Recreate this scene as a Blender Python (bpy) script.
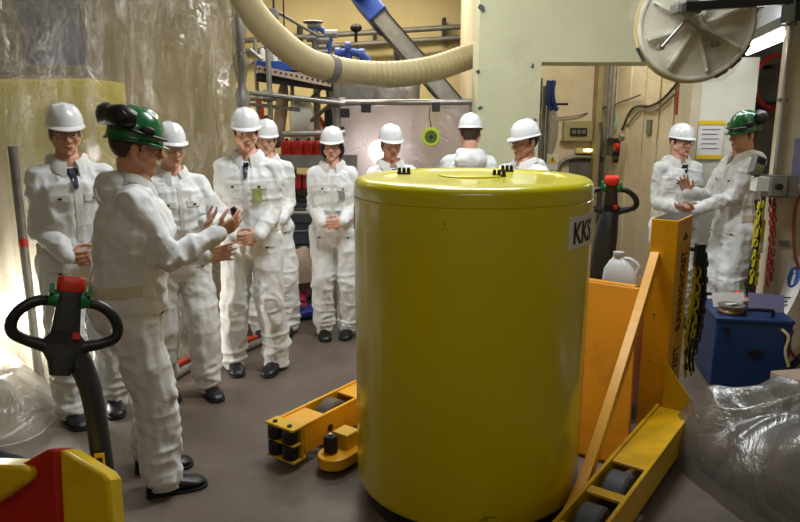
import bpy, bmesh, math, random
import numpy as np
from mathutils import Vector, Matrix
from mathutils.bvhtree import BVHTree

random.seed(4); RNG = np.random.default_rng(4)
PI = math.pi
SC = bpy.context.scene
COL = SC.collection
for _o in list(bpy.data.objects):
    bpy.data.objects.remove(_o)

# ------------------------------------------------------------ camera
CAM_H = 1.80; FPX = 690.0; TILT = math.atan(146.0 / FPX)
cam_d = bpy.data.cameras.new('camera'); cam_o = bpy.data.objects.new('camera', cam_d); COL.objects.link(cam_o)
cam_d.sensor_width = 36.0; cam_d.lens = 36.0 * FPX / 800.0; cam_d.clip_start = 0.05
cam_o.location = (0, 0, CAM_H); cam_o.rotation_euler = (PI / 2 - TILT, 0, 0)
SC.camera = cam_o

# ------------------------------------------------------------ world, exposure, room lamps
SC.view_settings.view_transform = 'Standard'; SC.view_settings.look = 'None'
SC.view_settings.gamma = 1.0; SC.view_settings.use_curve_mapping = False
SC.view_settings.exposure = 0.0
wd = bpy.data.worlds.new('world'); SC.world = wd; wd.use_nodes = True
wd.node_tree.nodes['Background'].inputs[0].default_value = (0.9, 0.86, 0.78, 1)
wd.node_tree.nodes['Background'].inputs[1].default_value = 0.06

def area_light(name, loc, size, power, color=(1, 0.93, 0.82), target=None, sy=None, spread=PI):
    d = bpy.data.lights.new(name, 'AREA'); d.energy = power; d.color = color; d.shape = 'RECTANGLE'
    d.size = size; d.size_y = sy or size; d.spread = spread
    o = bpy.data.objects.new(name, d); COL.objects.link(o); o.location = loc
    if target is not None:
        o.rotation_euler = (Vector(target) - Vector(loc)).to_track_quat('-Z', 'Y').to_euler()
    return o

area_light('hall_lamp_light', (0.5, 3.9, 3.75), 1.5, 95, (0.93, 0.97, 1.0), sy=0.5)
area_light('hall_lamp_light', (-0.6, 8.6, 3.9), 2.4, 125, (1, 0.90, 0.72), sy=0.6)
area_light('hall_lamp_light', (-0.3, 6.0, 3.85), 1.4, 45, (0.96, 0.97, 0.98), sy=0.4)
area_light('back_room_light', (2.0, 7.6, 3.3), 1.2, 42, (1, 0.95, 0.87), sy=0.4)
area_light('entrance_lamp_light', (0.2, 0.2, 3.6), 1.6, 17, (1, 0.95, 0.88), sy=0.5)
area_light('tank_room_light', (-3.4, 6.0, 3.6), 1.2, 30, (1, 0.93, 0.78), sy=0.5)

# ------------------------------------------------------------ pixel helpers
def at(px, py, Y):
    dep = TILT + math.atan((py - 261.0) / FPX)
    z = CAM_H - Y * math.tan(dep)
    zc = Y * math.cos(TILT) + (CAM_H - z) * math.sin(TILT)
    return Vector(((px - 400.0) / FPX * zc, Y, z))

def gz(px, py, z=0.0):
    dep = TILT + math.atan((py - 261.0) / FPX)
    return at(px, py, (CAM_H - z) / math.tan(dep))

# ------------------------------------------------------------ materials
def lin(c):
    if isinstance(c, str):
        c = [int(c[i:i + 2], 16) / 255 for i in (0, 2, 4)]
    return tuple(x / 12.92 if x <= 0.04045 else ((x + 0.055) / 1.055) ** 2.4 for x in c) + (1,)

def mat(name, col, rough=0.5, metal=0.0, var=0.12, vscale=6.0, bump=0.0, bscale=40.0, stretch=(1, 1, 1), coat=0.0, col2=None, dirt=None, dirt_amt=0.5, dirt_scale=3.0, emit=None, estr=0.0, spec=None, trans=0.0, alpha=1.0):
    m = bpy.data.materials.new(name); m.use_nodes = True
    nt = m.node_tree; N = nt.nodes; L = nt.links
    b = N['Principled BSDF']
    b.inputs['Roughness'].default_value = rough; b.inputs['Metallic'].default_value = metal
    b.inputs['Coat Weight'].default_value = coat
    if spec is not None: b.inputs['Specular IOR Level'].default_value = spec
    b.inputs['Transmission Weight'].default_value = trans
    b.inputs['Alpha'].default_value = alpha
    tc = N.new('ShaderNodeTexCoord'); mp = N.new('ShaderNodeMapping'); mp.inputs['Scale'].default_value = stretch
    L.new(tc.outputs['Object'], mp.inputs['Vector'])
    c = lin(col)
    c2 = lin(col2) if col2 else tuple(max(0, x * (1 - var * 2)) for x in c[:3]) + (1,)
    nz = N.new('ShaderNodeTexNoise'); nz.inputs['Scale'].default_value = vscale; nz.inputs['Detail'].default_value = 6
    L.new(mp.outputs[0], nz.inputs['Vector'])
    cr = N.new('ShaderNodeValToRGB'); cr.color_ramp.elements[0].position = 0.32; cr.color_ramp.elements[1].position = 0.68
    cr.color_ramp.elements[0].color = c2; cr.color_ramp.elements[1].color = c
    L.new(nz.outputs[0], cr.inputs[0]); out = cr.outputs[0]
    if dirt:
        n2 = N.new('ShaderNodeTexNoise'); n2.inputs['Scale'].default_value = dirt_scale; n2.inputs['Detail'].default_value = 10; n2.inputs['Roughness'].default_value = 0.7
        L.new(mp.outputs[0], n2.inputs['Vector'])
        r2 = N.new('ShaderNodeValToRGB'); r2.color_ramp.elements[0].position = 0.52; r2.color_ramp.elements[1].position = 0.72
        r2.color_ramp.elements[0].color = (0, 0, 0, 1); r2.color_ramp.elements[1].color = (dirt_amt,) * 3 + (1,)
        L.new(n2.outputs[0], r2.inputs[0])
        mx = N.new('ShaderNodeMixRGB'); mx.inputs[2].default_value = lin(dirt)
        L.new(r2.outputs[0], mx.inputs[0]); L.new(out, mx.inputs[1]); out = mx.outputs[0]
    L.new(out, b.inputs['Base Color'])
    if bump:
        n3 = N.new('ShaderNodeTexNoise'); n3.inputs['Scale'].default_value = bscale; n3.inputs['Detail'].default_value = 5
        L.new(mp.outputs[0], n3.inputs['Vector'])
        bp = N.new('ShaderNodeBump'); bp.inputs['Strength'].default_value = bump; bp.inputs['Distance'].default_value = 0.01
        L.new(n3.outputs[0], bp.inputs['Height']); L.new(bp.outputs[0], b.inputs['Normal'])
    if emit:
        b.inputs['Emission Color'].default_value = lin(emit); b.inputs['Emission Strength'].default_value = estr
    return m

def film_mat(name, tint, see=0.5, gloss=0.25, rough=0.18, bscale=5.0, bump=0.8, stretch=(1, 1, 1), transl=0.5, crisp=2.5, dist=.06):
    """thin polythene: part clear, part milky (diffuse + translucent), with a crinkled sheen"""
    m = bpy.data.materials.new(name); m.use_nodes = True
    nt = m.node_tree; N = nt.nodes; L = nt.links; N.clear()
    out = N.new('ShaderNodeOutputMaterial')
    tr = N.new('ShaderNodeBsdfTransparent'); tr.inputs[0].default_value = (0.97, 0.96, 0.93, 1)
    df = N.new('ShaderNodeBsdfDiffuse'); df.inputs[0].default_value = lin(tint)
    tl = N.new('ShaderNodeBsdfTranslucent'); tl.inputs[0].default_value = lin(tint)
    gl = N.new('ShaderNodeBsdfGlossy'); gl.inputs['Roughness'].default_value = rough; gl.inputs[0].default_value = (0.9, 0.9, 0.88, 1)
    tc = N.new('ShaderNodeTexCoord'); mp = N.new('ShaderNodeMapping'); mp.inputs['Scale'].default_value = stretch
    L.new(tc.outputs['Object'], mp.inputs[0])
    n1 = N.new('ShaderNodeTexNoise'); n1.inputs['Scale'].default_value = bscale; n1.inputs['Detail'].default_value = 7; n1.inputs['Roughness'].default_value = 0.6
    n1.inputs['Distortion'].default_value = 1.2
    L.new(mp.outputs[0], n1.inputs['Vector'])
    bp = N.new('ShaderNodeBump'); bp.inputs['Strength'].default_value = bump; bp.inputs['Distance'].default_value = dist
    s1 = N.new('ShaderNodeMath'); s1.operation = 'SUBTRACT'; s1.inputs[1].default_value = .5; L.new(n1.outputs[0], s1.inputs[0])
    s2 = N.new('ShaderNodeMath'); s2.operation = 'ABSOLUTE'; L.new(s1.outputs[0], s2.inputs[0])
    s3 = N.new('ShaderNodeMath'); s3.operation = 'MULTIPLY'; s3.inputs[1].default_value = crisp; L.new(s2.outputs[0], s3.inputs[0])
    s4 = N.new('ShaderNodeMath'); s4.operation = 'ADD'; L.new(s3.outputs[0], s4.inputs[0]); L.new(n1.outputs[0], s4.inputs[1])
    L.new(s4.outputs[0], bp.inputs['Height'])
    for s in (gl, df): L.new(bp.outputs[0], s.inputs['Normal'])
    m1 = N.new('ShaderNodeMixShader'); m1.inputs[0].default_value = transl; L.new(df.outputs[0], m1.inputs[1]); L.new(tl.outputs[0], m1.inputs[2])
    m2 = N.new('ShaderNodeMixShader'); m2.inputs[0].default_value = gloss; L.new(m1.outputs[0], m2.inputs[1]); L.new(gl.outputs[0], m2.inputs[2])
    m3 = N.new('ShaderNodeMixShader'); L.new(m2.outputs[0], m3.inputs[1]); L.new(tr.outputs[0], m3.inputs[2])
    n2 = N.new('ShaderNodeTexNoise'); n2.inputs['Scale'].default_value = 1.6; n2.inputs['Detail'].default_value = 3
    L.new(mp.outputs[0], n2.inputs['Vector'])
    mr = N.new('ShaderNodeMapRange'); mr.inputs[1].default_value = 0.3; mr.inputs[2].default_value = 0.7
    mr.inputs[3].default_value = see - 0.12; mr.inputs[4].default_value = see + 0.12
    L.new(n2.outputs[0], mr.inputs[0]); L.new(mr.outputs[0], m3.inputs[0])
    L.new(m3.outputs[0], out.inputs[0])
    return m

M = {}
M['drum'] = mat('drum_yellow', 'dccb00', 0.3, var=0.03, vscale=2, coat=0.35, dirt='a39800', dirt_amt=0.3, dirt_scale=1.6)
M['drum_lid'] = mat('drum_lid_yellow', 'd2c806', 0.28, var=0.03, vscale=2, coat=0.4)
M['orange'] = mat('truck_orange', 'e8a60c', 0.4, var=0.06, vscale=3, coat=0.15, dirt='a86a10', dirt_amt=0.5, dirt_scale=5)
M['orange_deep'] = mat('truck_orange_deep', 'd68c10', 0.45, var=0.06, vscale=3, dirt='945a10', dirt_amt=0.5, dirt_scale=4)
M['leg_yellow'] = mat('leg_yellow', 'dcae0a', 0.42, var=0.08, vscale=4, dirt='86700c', dirt_amt=0.6, dirt_scale=6)
M['bright_yellow'] = mat('cover_yellow', 'e0bc04', 0.38, var=0.05, vscale=3, coat=0.2, dirt='8a7a10', dirt_amt=0.5, dirt_scale=7)
M['red'] = mat('cover_red', 'b81c0c', 0.42, var=0.1, vscale=5, dirt='7a1a10', dirt_amt=0.5, dirt_scale=6)
M['red_bright'] = mat('red_plastic', 'd8321c', 0.4, var=0.05)
M['green_btn'] = mat('green_plastic', '0e7a3e', 0.35, var=0.05)
M['green_helmet'] = mat('green_helmet', '0c6434', 0.25, var=0.05, coat=0.5)
M['white_helmet'] = mat('white_helmet', 'eceef0', 0.22, var=0.02, coat=0.5)
M['black'] = mat('black_plastic', '17181a', 0.38, var=0.1, bump=0.1, bscale=120)
M['dark_grey'] = mat('dark_grey_plastic', '33353a', 0.42, var=0.1, bump=0.1, bscale=150)
M['rubber'] = mat('rubber', '1b1a1a', 0.7, var=0.15, bump=0.2, bscale=60)
M['wheel_grey'] = mat('wheel_grey', '53585c', 0.6, var=0.1, vscale=12)
M['wheel_brown'] = mat('wheel_brown', '57483e', 0.6, var=0.1, vscale=12)
M['steel'] = mat('galvanised_steel', 'a8a6a0', 0.4, metal=0.75, var=0.12, vscale=14)
M['steel_dull'] = mat('dull_steel', '85827a', 0.55, metal=0.45, var=0.15, vscale=10)
M['dark_metal'] = mat('dark_metal', '2c2a28', 0.5, metal=0.5, var=0.15)
M['blue'] = mat('machine_blue', '2a4ca0', 0.45, var=0.1, vscale=5)
M['blue_case'] = mat('case_blue', '133462', 0.42, var=0.06, vscale=4, dirt='14305c', dirt_amt=0.4, dirt_scale=4)
M['coverall'] = mat('white_coverall', 'e6e8e8', 0.72, var=0.03, vscale=5, bump=0.9, bscale=13, dirt='d2c8b2', dirt_amt=0.45, dirt_scale=5)
M['coverall_seam'] = mat('coverall_flap', 'dadad4', 0.75, var=0.04, bump=0.3, bscale=30)
M['waist'] = mat('waist_elastic', 'd6cdb4', 0.8, var=0.06, bump=0.4, bscale=50)
M['hood_inner'] = mat('coverall_hood', 'e2e0d8', 0.78, var=0.05, bump=0.4, bscale=30)
M['skin'] = mat('skin', 'e0ab90', 0.5, var=0.08, vscale=25, bump=0.1, bscale=120)
M['skin_tan'] = mat('skin_tan', 'd69f80', 0.5, var=0.08, vscale=25, bump=0.1, bscale=120)
M['skin_pale'] = mat('skin_pale', 'e6b8a0', 0.5, var=0.08, vscale=25, bump=0.1, bscale=120)
M['lips'] = mat('lips', '9a5346', 0.45, var=0.05)
M['eye_white'] = mat('eye_white', 'd9d4cc', 0.25, var=0.02)
M['iris'] = mat('iris', '2a2018', 0.2, var=0.05)
M['hair_dark'] = mat('hair_dark', '241a14', 0.6, var=0.2, vscale=60, bump=0.5, bscale=140, stretch=(1, 1, .25))
M['hair_brown'] = mat('hair_brown', '4a3626', 0.6, var=0.2, vscale=60, bump=0.5, bscale=140, stretch=(1, 1, .25))
M['hair_grey'] = mat('hair_grey', '77706a', 0.6, var=0.2, vscale=60, bump=0.5, bscale=140, stretch=(1, 1, .25))
M['shoe'] = mat('black_leather', '16161a', 0.4, var=0.15, bump=0.2, bscale=60)
M['sole'] = mat('shoe_sole', '0e0e0e', 0.7, var=0.1)
M['tie_navy'] = mat('navy_tie', '18213c', 0.5, var=0.1)
M['tie_grey'] = mat('grey_tie', '46444e', 0.5, var=0.1)
M['shirt_white'] = mat('white_shirt', 'd6dbe4', 0.6, var=0.03)
M['shirt_purple'] = mat('purple_shirt', '4c3a62', 0.6, var=0.2, vscale=50)
M['shirt_blue'] = mat('blue_shirt', '7e9cc8', 0.6, var=0.05)
M['badge_green'] = mat('badge_green', 'b2c078', 0.4, var=0.2, vscale=40)
M['badge_grey'] = mat('badge_grey', '9a9c94', 0.4, var=0.2, vscale=40)
M['paper'] = mat('paper', 'e2e0dc', 0.7, var=0.03)
M['notice_yellow'] = mat('notice_yellow', 'e6c21c', 0.5, var=0.05)
M['print_black'] = mat('print_black', '17130f', 0.6, var=0.05)
M['print_blue'] = mat('sign_blue', '1c4ea0', 0.5, var=0.05)
M['print_violet'] = mat('print_violet', '8a86ac', 0.6, var=0.1)
M['wall_cream'] = mat('painted_cream', 'd8c68e', 0.6, var=0.05, vscale=1.5, bump=0.15, bscale=9, dirt='b8a470', dirt_amt=0.4, dirt_scale=1.2)
M['wall_beige'] = mat('painted_beige', 'cec2a4', 0.6, var=0.06, vscale=1.5, bump=0.15, bscale=9, dirt='ab9468', dirt_amt=0.5, dirt_scale=1.6)
M['concrete_pale'] = mat('pale_concrete_paint', 'd3d2ae', 0.7, var=0.05, vscale=1.2, bump=0.3, bscale=14, dirt='b9b794', dirt_amt=0.5, dirt_scale=2.0)
M['chip'] = mat('chipped_paint', '5c6460', 0.8, var=0.2, vscale=30)
M['cabinet_white'] = mat('cabinet_white', 'dddccf', 0.45, var=0.03)
M['lit_panel'] = mat('white_ceiling_panel', 'e4e6ee', 0.4, var=0.02)
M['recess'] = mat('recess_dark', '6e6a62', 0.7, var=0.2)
M['panel_sheet'] = mat('stainless_sheet', 'b9aaa4', 0.28, metal=0.55, var=0.12, vscale=2.2, bump=0.25, bscale=3.5)
M['hose'] = mat('duct_hose', 'aa9d76', 0.5, var=0.06, vscale=6)
M['hose_band'] = mat('duct_band', '6d6a68', 0.5, var=0.1)
M['brown_sheet'] = mat('brown_sheet', '7a6656', 0.6, var=0.15, bump=0.4, bscale=9)
M['beige_bag'] = mat('beige_bag', 'b29a86', 0.6, var=0.1, bump=0.4, bscale=12)
M['orange_hose'] = mat('orange_red_hose', 'c2411c', 0.45, var=0.1)
M['pink'] = mat('pink_plastic', 'cc3058', 0.45, var=0.15)
M['purple_blue'] = mat('violet_blue_plastic', '33409a', 0.45, var=0.1, vscale=5)
M['tank_yellow'] = mat('tank_yellow', 'd8d02c', 0.5, var=0.04)
M['chain_yellow'] = mat('chain_yellow', 'cfc21a', 0.4, var=0.05)
M['chain_red'] = mat('chain_red', '9c2c26', 0.45, var=0.05)
M['copper'] = mat('copper_wire', 'a8673c', 0.4, metal=0.6, var=0.15)
M['jug'] = mat('white_jug', 'cfd6da', 0.3, var=0.03, trans=0.25)
M['lime'] = mat('lime_plastic', 'bcd23c', 0.4, var=0.05)
M['lime_dark'] = mat('olive_gauge', '5e7238', 0.4, var=0.15)
M['tube_glow'] = mat('tube_glow', 'ffffff', 0.5, emit='fbfbff', estr=9.0)
M['lamp_glow'] = mat('work_lamp_glow', 'ffffff', 0.5, emit='fff4ea', estr=30.0)
M['small_glow'] = mat('bulkhead_glow', 'ffffff', 0.5, emit='fff0b0', estr=4.0)
M['curtain'] = film_mat('polythene_curtain', '9c9682', see=0.33, gloss=0.46, rough=0.16, bscale=3.8, bump=1.0, stretch=(1, 1, .45), dist=.16, crisp=3.0)
M['film_bag'] = film_mat('polythene_bag', '8c8a86', see=0.40, gloss=0.26, rough=0.27, bscale=2.5, bump=0.4)
M['film_white'] = film_mat('polythene_white', 'a8a49a', see=0.26, gloss=0.2, rough=0.3, bscale=2.5, bump=0.4)
M['grey_cloth'] = mat('grey_contents', '56565c', 0.5, var=0.25, vscale=5, bump=0.4, bscale=8)

# ------------------------------------------------------------ mesh building
def arr(V): return np.array([tuple(v) for v in V], dtype=float).reshape(-1, 3)

def link_mesh(name, V, F, material, parent=None, world=True, smooth=True, bevel=0.0, sub=0, angle=40):
    me = bpy.data.meshes.new(name)
    V = arr(V)
    if parent is not None and world:
        mi = np.array(parent_matrix(parent).inverted()); V = V @ mi[:3, :3].T + mi[:3, 3]
    me.from_pydata(V.tolist(), [], [tuple(int(i) for i in f) for f in F])
    me.validate(); me.update()
    if smooth:
        me.polygons.foreach_set('use_smooth', [True] * len(me.polygons))
        try: me.set_sharp_from_angle(angle=math.radians(angle))
        except Exception: pass
    if material is not None: me.materials.append(material)
    o = bpy.data.objects.new(name, me); COL.objects.link(o)
    if parent is not None: o.parent = parent
    if bevel:
        m = o.modifiers.new('bevel', 'BEVEL'); m.width = bevel; m.segments = 2; m.limit_method = 'ANGLE'; m.angle_limit = math.radians(35)
    if sub:
        m = o.modifiers.new('sub', 'SUBSURF'); m.levels = sub; m.render_levels = sub
    return o

def parent_matrix(o):
    m = Matrix.LocRotScale(o.location, o.rotation_euler, o.scale)
    if o.parent is not None: m = parent_matrix(o.parent) @ m
    return m

def frame(d, up=(0, 0, 1)):
    d = Vector(d).normalized(); up = Vector(up)
    if abs(d.dot(up.normalized())) > 0.98: up = Vector((0, 1, 0)) if abs(d.y) < 0.9 else Vector((1, 0, 0))
    x = up.cross(d).normalized(); y = d.cross(x).normalized()
    return x, y, d

def crom(P, n=8, closed=False):
    P = [Vector(p) for p in P]; out = []
    m = len(P)
    rng = range(m if closed else m - 1)
    for i in rng:
        if closed: a, b, c, d = P[(i - 1) % m], P[i], P[(i + 1) % m], P[(i + 2) % m]
        else: a, b, c, d = P[max(i - 1, 0)], P[i], P[i + 1], P[min(i + 2, m - 1)]
        for k in range(n):
            t = k / n
            out.append(0.5 * ((2 * b) + (c - a) * t + (2 * a - 5 * b + 4 * c - d) * t * t + (3 * b - a - 3 * c + d) * t ** 3))
    if not closed: out.append(P[-1])
    return out

class MB:
    def __init__(s): s.V = []; s.F = []
    def add(s, V, F, Mx=None):
        n = len(s.V)
        for v in V:
            v = Vector(v)
            if Mx is not None: v = Mx @ v
            s.V.append(v)
        s.F += [tuple(i + n for i in f) for f in F]; return s
    def box(s, c, size, Mx=None, rz=0.0, taper=None):
        x, y, z = [k / 2 for k in size]; tx, ty = taper or (1, 1)
        V = [(-x, -y, -z), (x, -y, -z), (x, y, -z), (-x, y, -z), (-x * tx, -y * ty, z), (x * tx, -y * ty, z), (x * tx, y * ty, z), (-x * tx, y * ty, z)]
        T = Matrix.Translation(c) @ Matrix.Rotation(rz, 4, 'Z')
        if Mx is not None: T = Mx @ T
        return s.add(V, [(3, 2, 1, 0), (4, 5, 6, 7), (0, 1, 5, 4), (1, 2, 6, 5), (2, 3, 7, 6), (3, 0, 4, 7)], T)
    def cyl(s, a, b, r, r2=None, n=16, Mx=None, caps=True):
        a = Vector(a); b = Vector(b); r2 = r if r2 is None else r2
        x, y, d = frame(b - a); V = []
        for p, q in ((a, r), (b, r2)):
            for i in range(n):
                t = 2 * PI * i / n; V.append(p + x * (q * math.cos(t)) + y * (q * math.sin(t)))
        F = [(i, (i + 1) % n, n + (i + 1) % n, n + i) for i in range(n)]
        if caps: F += [tuple(reversed(range(n))), tuple(range(n, 2 * n))]
        return s.add(V, F, Mx)
    def tube(s, P, r, n=10, smooth=6, closed=False, Mx=None, caps=True, flat=None):
        """tube along P; r a number or a list along the smoothed path; flat squashes the section"""
        Q = crom(P, smooth, closed) if smooth else [Vector(p) for p in P]
        m = len(Q); rr = r if hasattr(r, '__len__') else [r] * m
        if len(rr) != m: rr = np.interp(np.linspace(0, 1, m), np.linspace(0, 1, len(rr)), rr)
        V = []; F = []; up = None
        for i, p in enumerate(Q):
            d = (Q[(i + 1) % m] - Q[i - 1]) if closed else (Q[min(i + 1, m - 1)] - Q[max(i - 1, 0)])
            if d.length < 1e-9: d = Vector((0, 0, 1))
            d.normalize()
            if up is None: x, y, _ = frame(d)
            else:
                x = (up - d * up.dot(d))
                x = x.normalized() if x.length > 1e-6 else frame(d)[0]
                y = d.cross(x)
            up = x
            fy = flat or 1.0
            for k in range(n):
                t = 2 * PI * k / n; V.append(p + x * (rr[i] * math.cos(t)) + y * (rr[i] * fy * math.sin(t)))
        for i in range(m if closed else m - 1):
            a = i * n; b = ((i + 1) % m) * n
            F += [(a + k, a + (k + 1) % n, b + (k + 1) % n, b + k) for k in range(n)]
        if not closed and caps: F += [tuple(reversed(range(n))), tuple(range((m - 1) * n, m * n))]
        return s.add(V, F, Mx)
    def lathe(s, prof, c=(0, 0, 0), axis=(0, 0, 1), n=32, Mx=None, sx=1.0, sy=1.0):
        x, y, d = frame(axis); c = Vector(c); V = []; F = []; m = len(prof)
        for (r, h) in prof:
            for i in range(n):
                t = 2 * PI * i / n; V.append(c + d * h + x * (max(r, 1e-5) * sx * math.cos(t)) + y * (max(r, 1e-5) * sy * math.sin(t)))
        for j in range(m - 1):
            for i in range(n): F.append((j * n + i, j * n + (i + 1) % n, (j + 1) * n + (i + 1) % n, (j + 1) * n + i))
        F += [tuple(reversed(range(n))), tuple(range((m - 1) * n, m * n))]
        return s.add(V, F, Mx)
    def ell(s, c, r, n=16, m=10, Mx=None):
        r = (r, r, r) if not hasattr(r, '__len__') else r
        V = [(0, 0, -1)]; F = []
        for j in range(1, m):
            a = -PI / 2 + PI * j / m
            for i in range(n): V.append((math.cos(a) * math.cos(2 * PI * i / n), math.cos(a) * math.sin(2 * PI * i / n), math.sin(a)))
        V.append((0, 0, 1)); top = len(V) - 1
        for i in range(n): F.append((0, 1 + (i + 1) % n, 1 + i))
        for j in range(m - 2):
            for i in range(n):
                a = 1 + j * n + i; b = 1 + j * n + (i + 1) % n; F.append((a, b, b + n, a + n))
        for i in range(n): F.append((top, 1 + (m - 2) * n + i, 1 + (m - 2) * n + (i + 1) % n))
        T = Matrix.Translation(c) @ Matrix.Diagonal((*r, 1))
        if Mx is not None: T = Mx @ T
        return s.add(V, F, T)
    def cap(s, a, b, ra, rb, n=12, Mx=None):
        """capsule with two radii"""
        a = Vector(a); b = Vector(b); x, y, d = frame(b - a if (b - a).length > 1e-6 else (0, 0, 1)); V = []; F = []
        rings = []
        for k in range(1, 5):
            t = PI / 2 * (1 - k / 4); rings.append((a - d * ra * math.sin(t), ra * math.cos(t)))
        for k in range(0, 4):
            t = PI / 2 * k / 4; rings.append((b + d * rb * math.sin(t), rb * math.cos(t)))
        V.append(a - d * ra)
        for p, q in rings:
            for i in range(n): V.append(p + x * (q * math.cos(2 * PI * i / n)) + y * (q * math.sin(2 * PI * i / n)))
        V.append(b + d * rb); top = len(V) - 1
        for i in range(n): F.append((0, 1 + (i + 1) % n, 1 + i))
        for j in range(len(rings) - 1):
            for i in range(n):
                p = 1 + j * n + i; q = 1 + j * n + (i + 1) % n; F.append((p, q, q + n, p + n))
        for i in range(n): F.append((top, 1 + (len(rings) - 1) * n + i, 1 + (len(rings) - 1) * n + (i + 1) % n))
        return s.add(V, F, Mx)
    def prism(s, pts, h, Mx=None):
        """closed 2D outline (x, y) extruded from z=0 to z=h, then Mx"""
        n = len(pts)
        V = [(x, y, 0) for x, y in pts] + [(x, y, h) for x, y in pts]
        F = [tuple(reversed(range(n))), tuple(range(n, 2 * n))] + [(i, (i + 1) % n, n + (i + 1) % n, n + i) for i in range(n)]
        return s.add(V, F, Mx)
    def loft(s, rings, Mx=None, caps=True):
        n = len(rings[0]); V = [p for r in rings for p in r]; F = []
        for j in range(len(rings) - 1):
            F += [(j * n + i, j * n + (i + 1) % n, (j + 1) * n + (i + 1) % n, (j + 1) * n + i) for i in range(n)]
        if caps: F += [tuple(reversed(range(n))), tuple(range((len(rings) - 1) * n, len(rings) * n))]
        return s.add(V, F, Mx)
    def build(s, name, material, parent=None, world=True, **k):
        return link_mesh(name, s.V, s.F, material, parent, world, **k)

def rrect(w, h, r, n=4):
    out = []
    for cx, cy, a0 in ((w / 2 - r, h / 2 - r, 0), (-w / 2 + r, h / 2 - r, 90), (-w / 2 + r, -h / 2 + r, 180), (w / 2 - r, -h / 2 + r, 270)):
        for k in range(n + 1):
            a = math.radians(a0 + 90 * k / n); out.append((cx + r * math.cos(a), cy + r * math.sin(a)))
    return out

def empty(name, loc, rz=0.0):
    o = bpy.data.objects.new(name, None); COL.objects.link(o); o.location = loc; o.rotation_euler = (0, 0, rz)
    o.empty_display_size = 0.1
    return o
def tag(o, label, cat, group=None, kind=None):
    o['label'] = label; o['category'] = cat
    if group: o['group'] = group
    if kind: o['kind'] = kind
    return o
def thing(name, label, cat, loc, rz=0.0, group=None): return tag(empty(name, loc, rz), label, cat, group)
def struct(o): o['kind'] = 'structure'; return o

_tc = {}
def text_geo(s, size, depth=0.001):
    d = bpy.data.curves.new('t', 'FONT'); d.body = s; d.size = size; d.extrude = depth; d.offset = size * .022; d.resolution_u = 3
    o = bpy.data.objects.new('t', d); COL.objects.link(o)
    bpy.context.view_layer.update()
    me = bpy.data.meshes.new_from_object(o.evaluated_get(bpy.context.evaluated_depsgraph_get()))
    V = [v.co.copy() for v in me.vertices]; F = [tuple(p.vertices) for p in me.polygons]
    bpy.data.objects.remove(o); bpy.data.curves.remove(d); bpy.data.meshes.remove(me)
    return V, F

def mx_axes(o, x, y, z):
    m = Matrix.Identity(4)
    for i, v in enumerate((x, y, z)):
        v = Vector(v)
        for k in range(3): m[k][i] = v[k]
    for k in range(3): m[k][3] = o[k]
    return m

# value noise on arrays
def _hash(ix, iy, iz, seed):
    h = (ix * 374761393 + iy * 668265263 + iz * 2147483647 + seed * 974634777) & 0xffffffff
    h = ((h ^ (h >> 13)) * 1274126177) & 0xffffffff
    return ((h ^ (h >> 16)) & 0xffff) / 65535.0
def noise3(P, seed=0):
    P = np.asarray(P, float); I = np.floor(P).astype(np.int64); f = P - I; u = f * f * (3 - 2 * f); r = 0
    for dx in (0, 1):
        for dy in (0, 1):
            for dz in (0, 1):
                w = (u[:, 0] if dx else 1 - u[:, 0]) * (u[:, 1] if dy else 1 - u[:, 1]) * (u[:, 2] if dz else 1 - u[:, 2])
                r = r + w * _hash(I[:, 0] + dx, I[:, 1] + dy, I[:, 2] + dz, seed)
    return r
def ridged(P, seed=0):
    return 1 - np.abs(2 * noise3(P, seed) - 1)

def voxel(mb, size, smooth=3, factor=0.5):
    me = bpy.data.meshes.new('v'); me.from_pydata([tuple(v) for v in mb.V], [], mb.F); me.update()
    o = bpy.data.objects.new('v', me); COL.objects.link(o)
    m = o.modifiers.new('r', 'REMESH'); m.mode = 'VOXEL'; m.voxel_size = size; m.adaptivity = 0
    if smooth:
        q = o.modifiers.new('s', 'SMOOTH'); q.iterations = smooth; q.factor = factor
    bpy.context.view_layer.update()
    e = bpy.data.meshes.new_from_object(o.evaluated_get(bpy.context.evaluated_depsgraph_get()))
    n = len(e.vertices); V = np.empty(n * 3); e.vertices.foreach_get('co', V); V = V.reshape(-1, 3)
    NN = np.empty(n * 3); e.vertices.foreach_get('normal', NN); NN = NN.reshape(-1, 3)
    F = [tuple(p.vertices) for p in e.polygons]
    bpy.data.objects.remove(o); bpy.data.meshes.remove(me); bpy.data.meshes.remove(e)
    return V, NN, F
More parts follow.
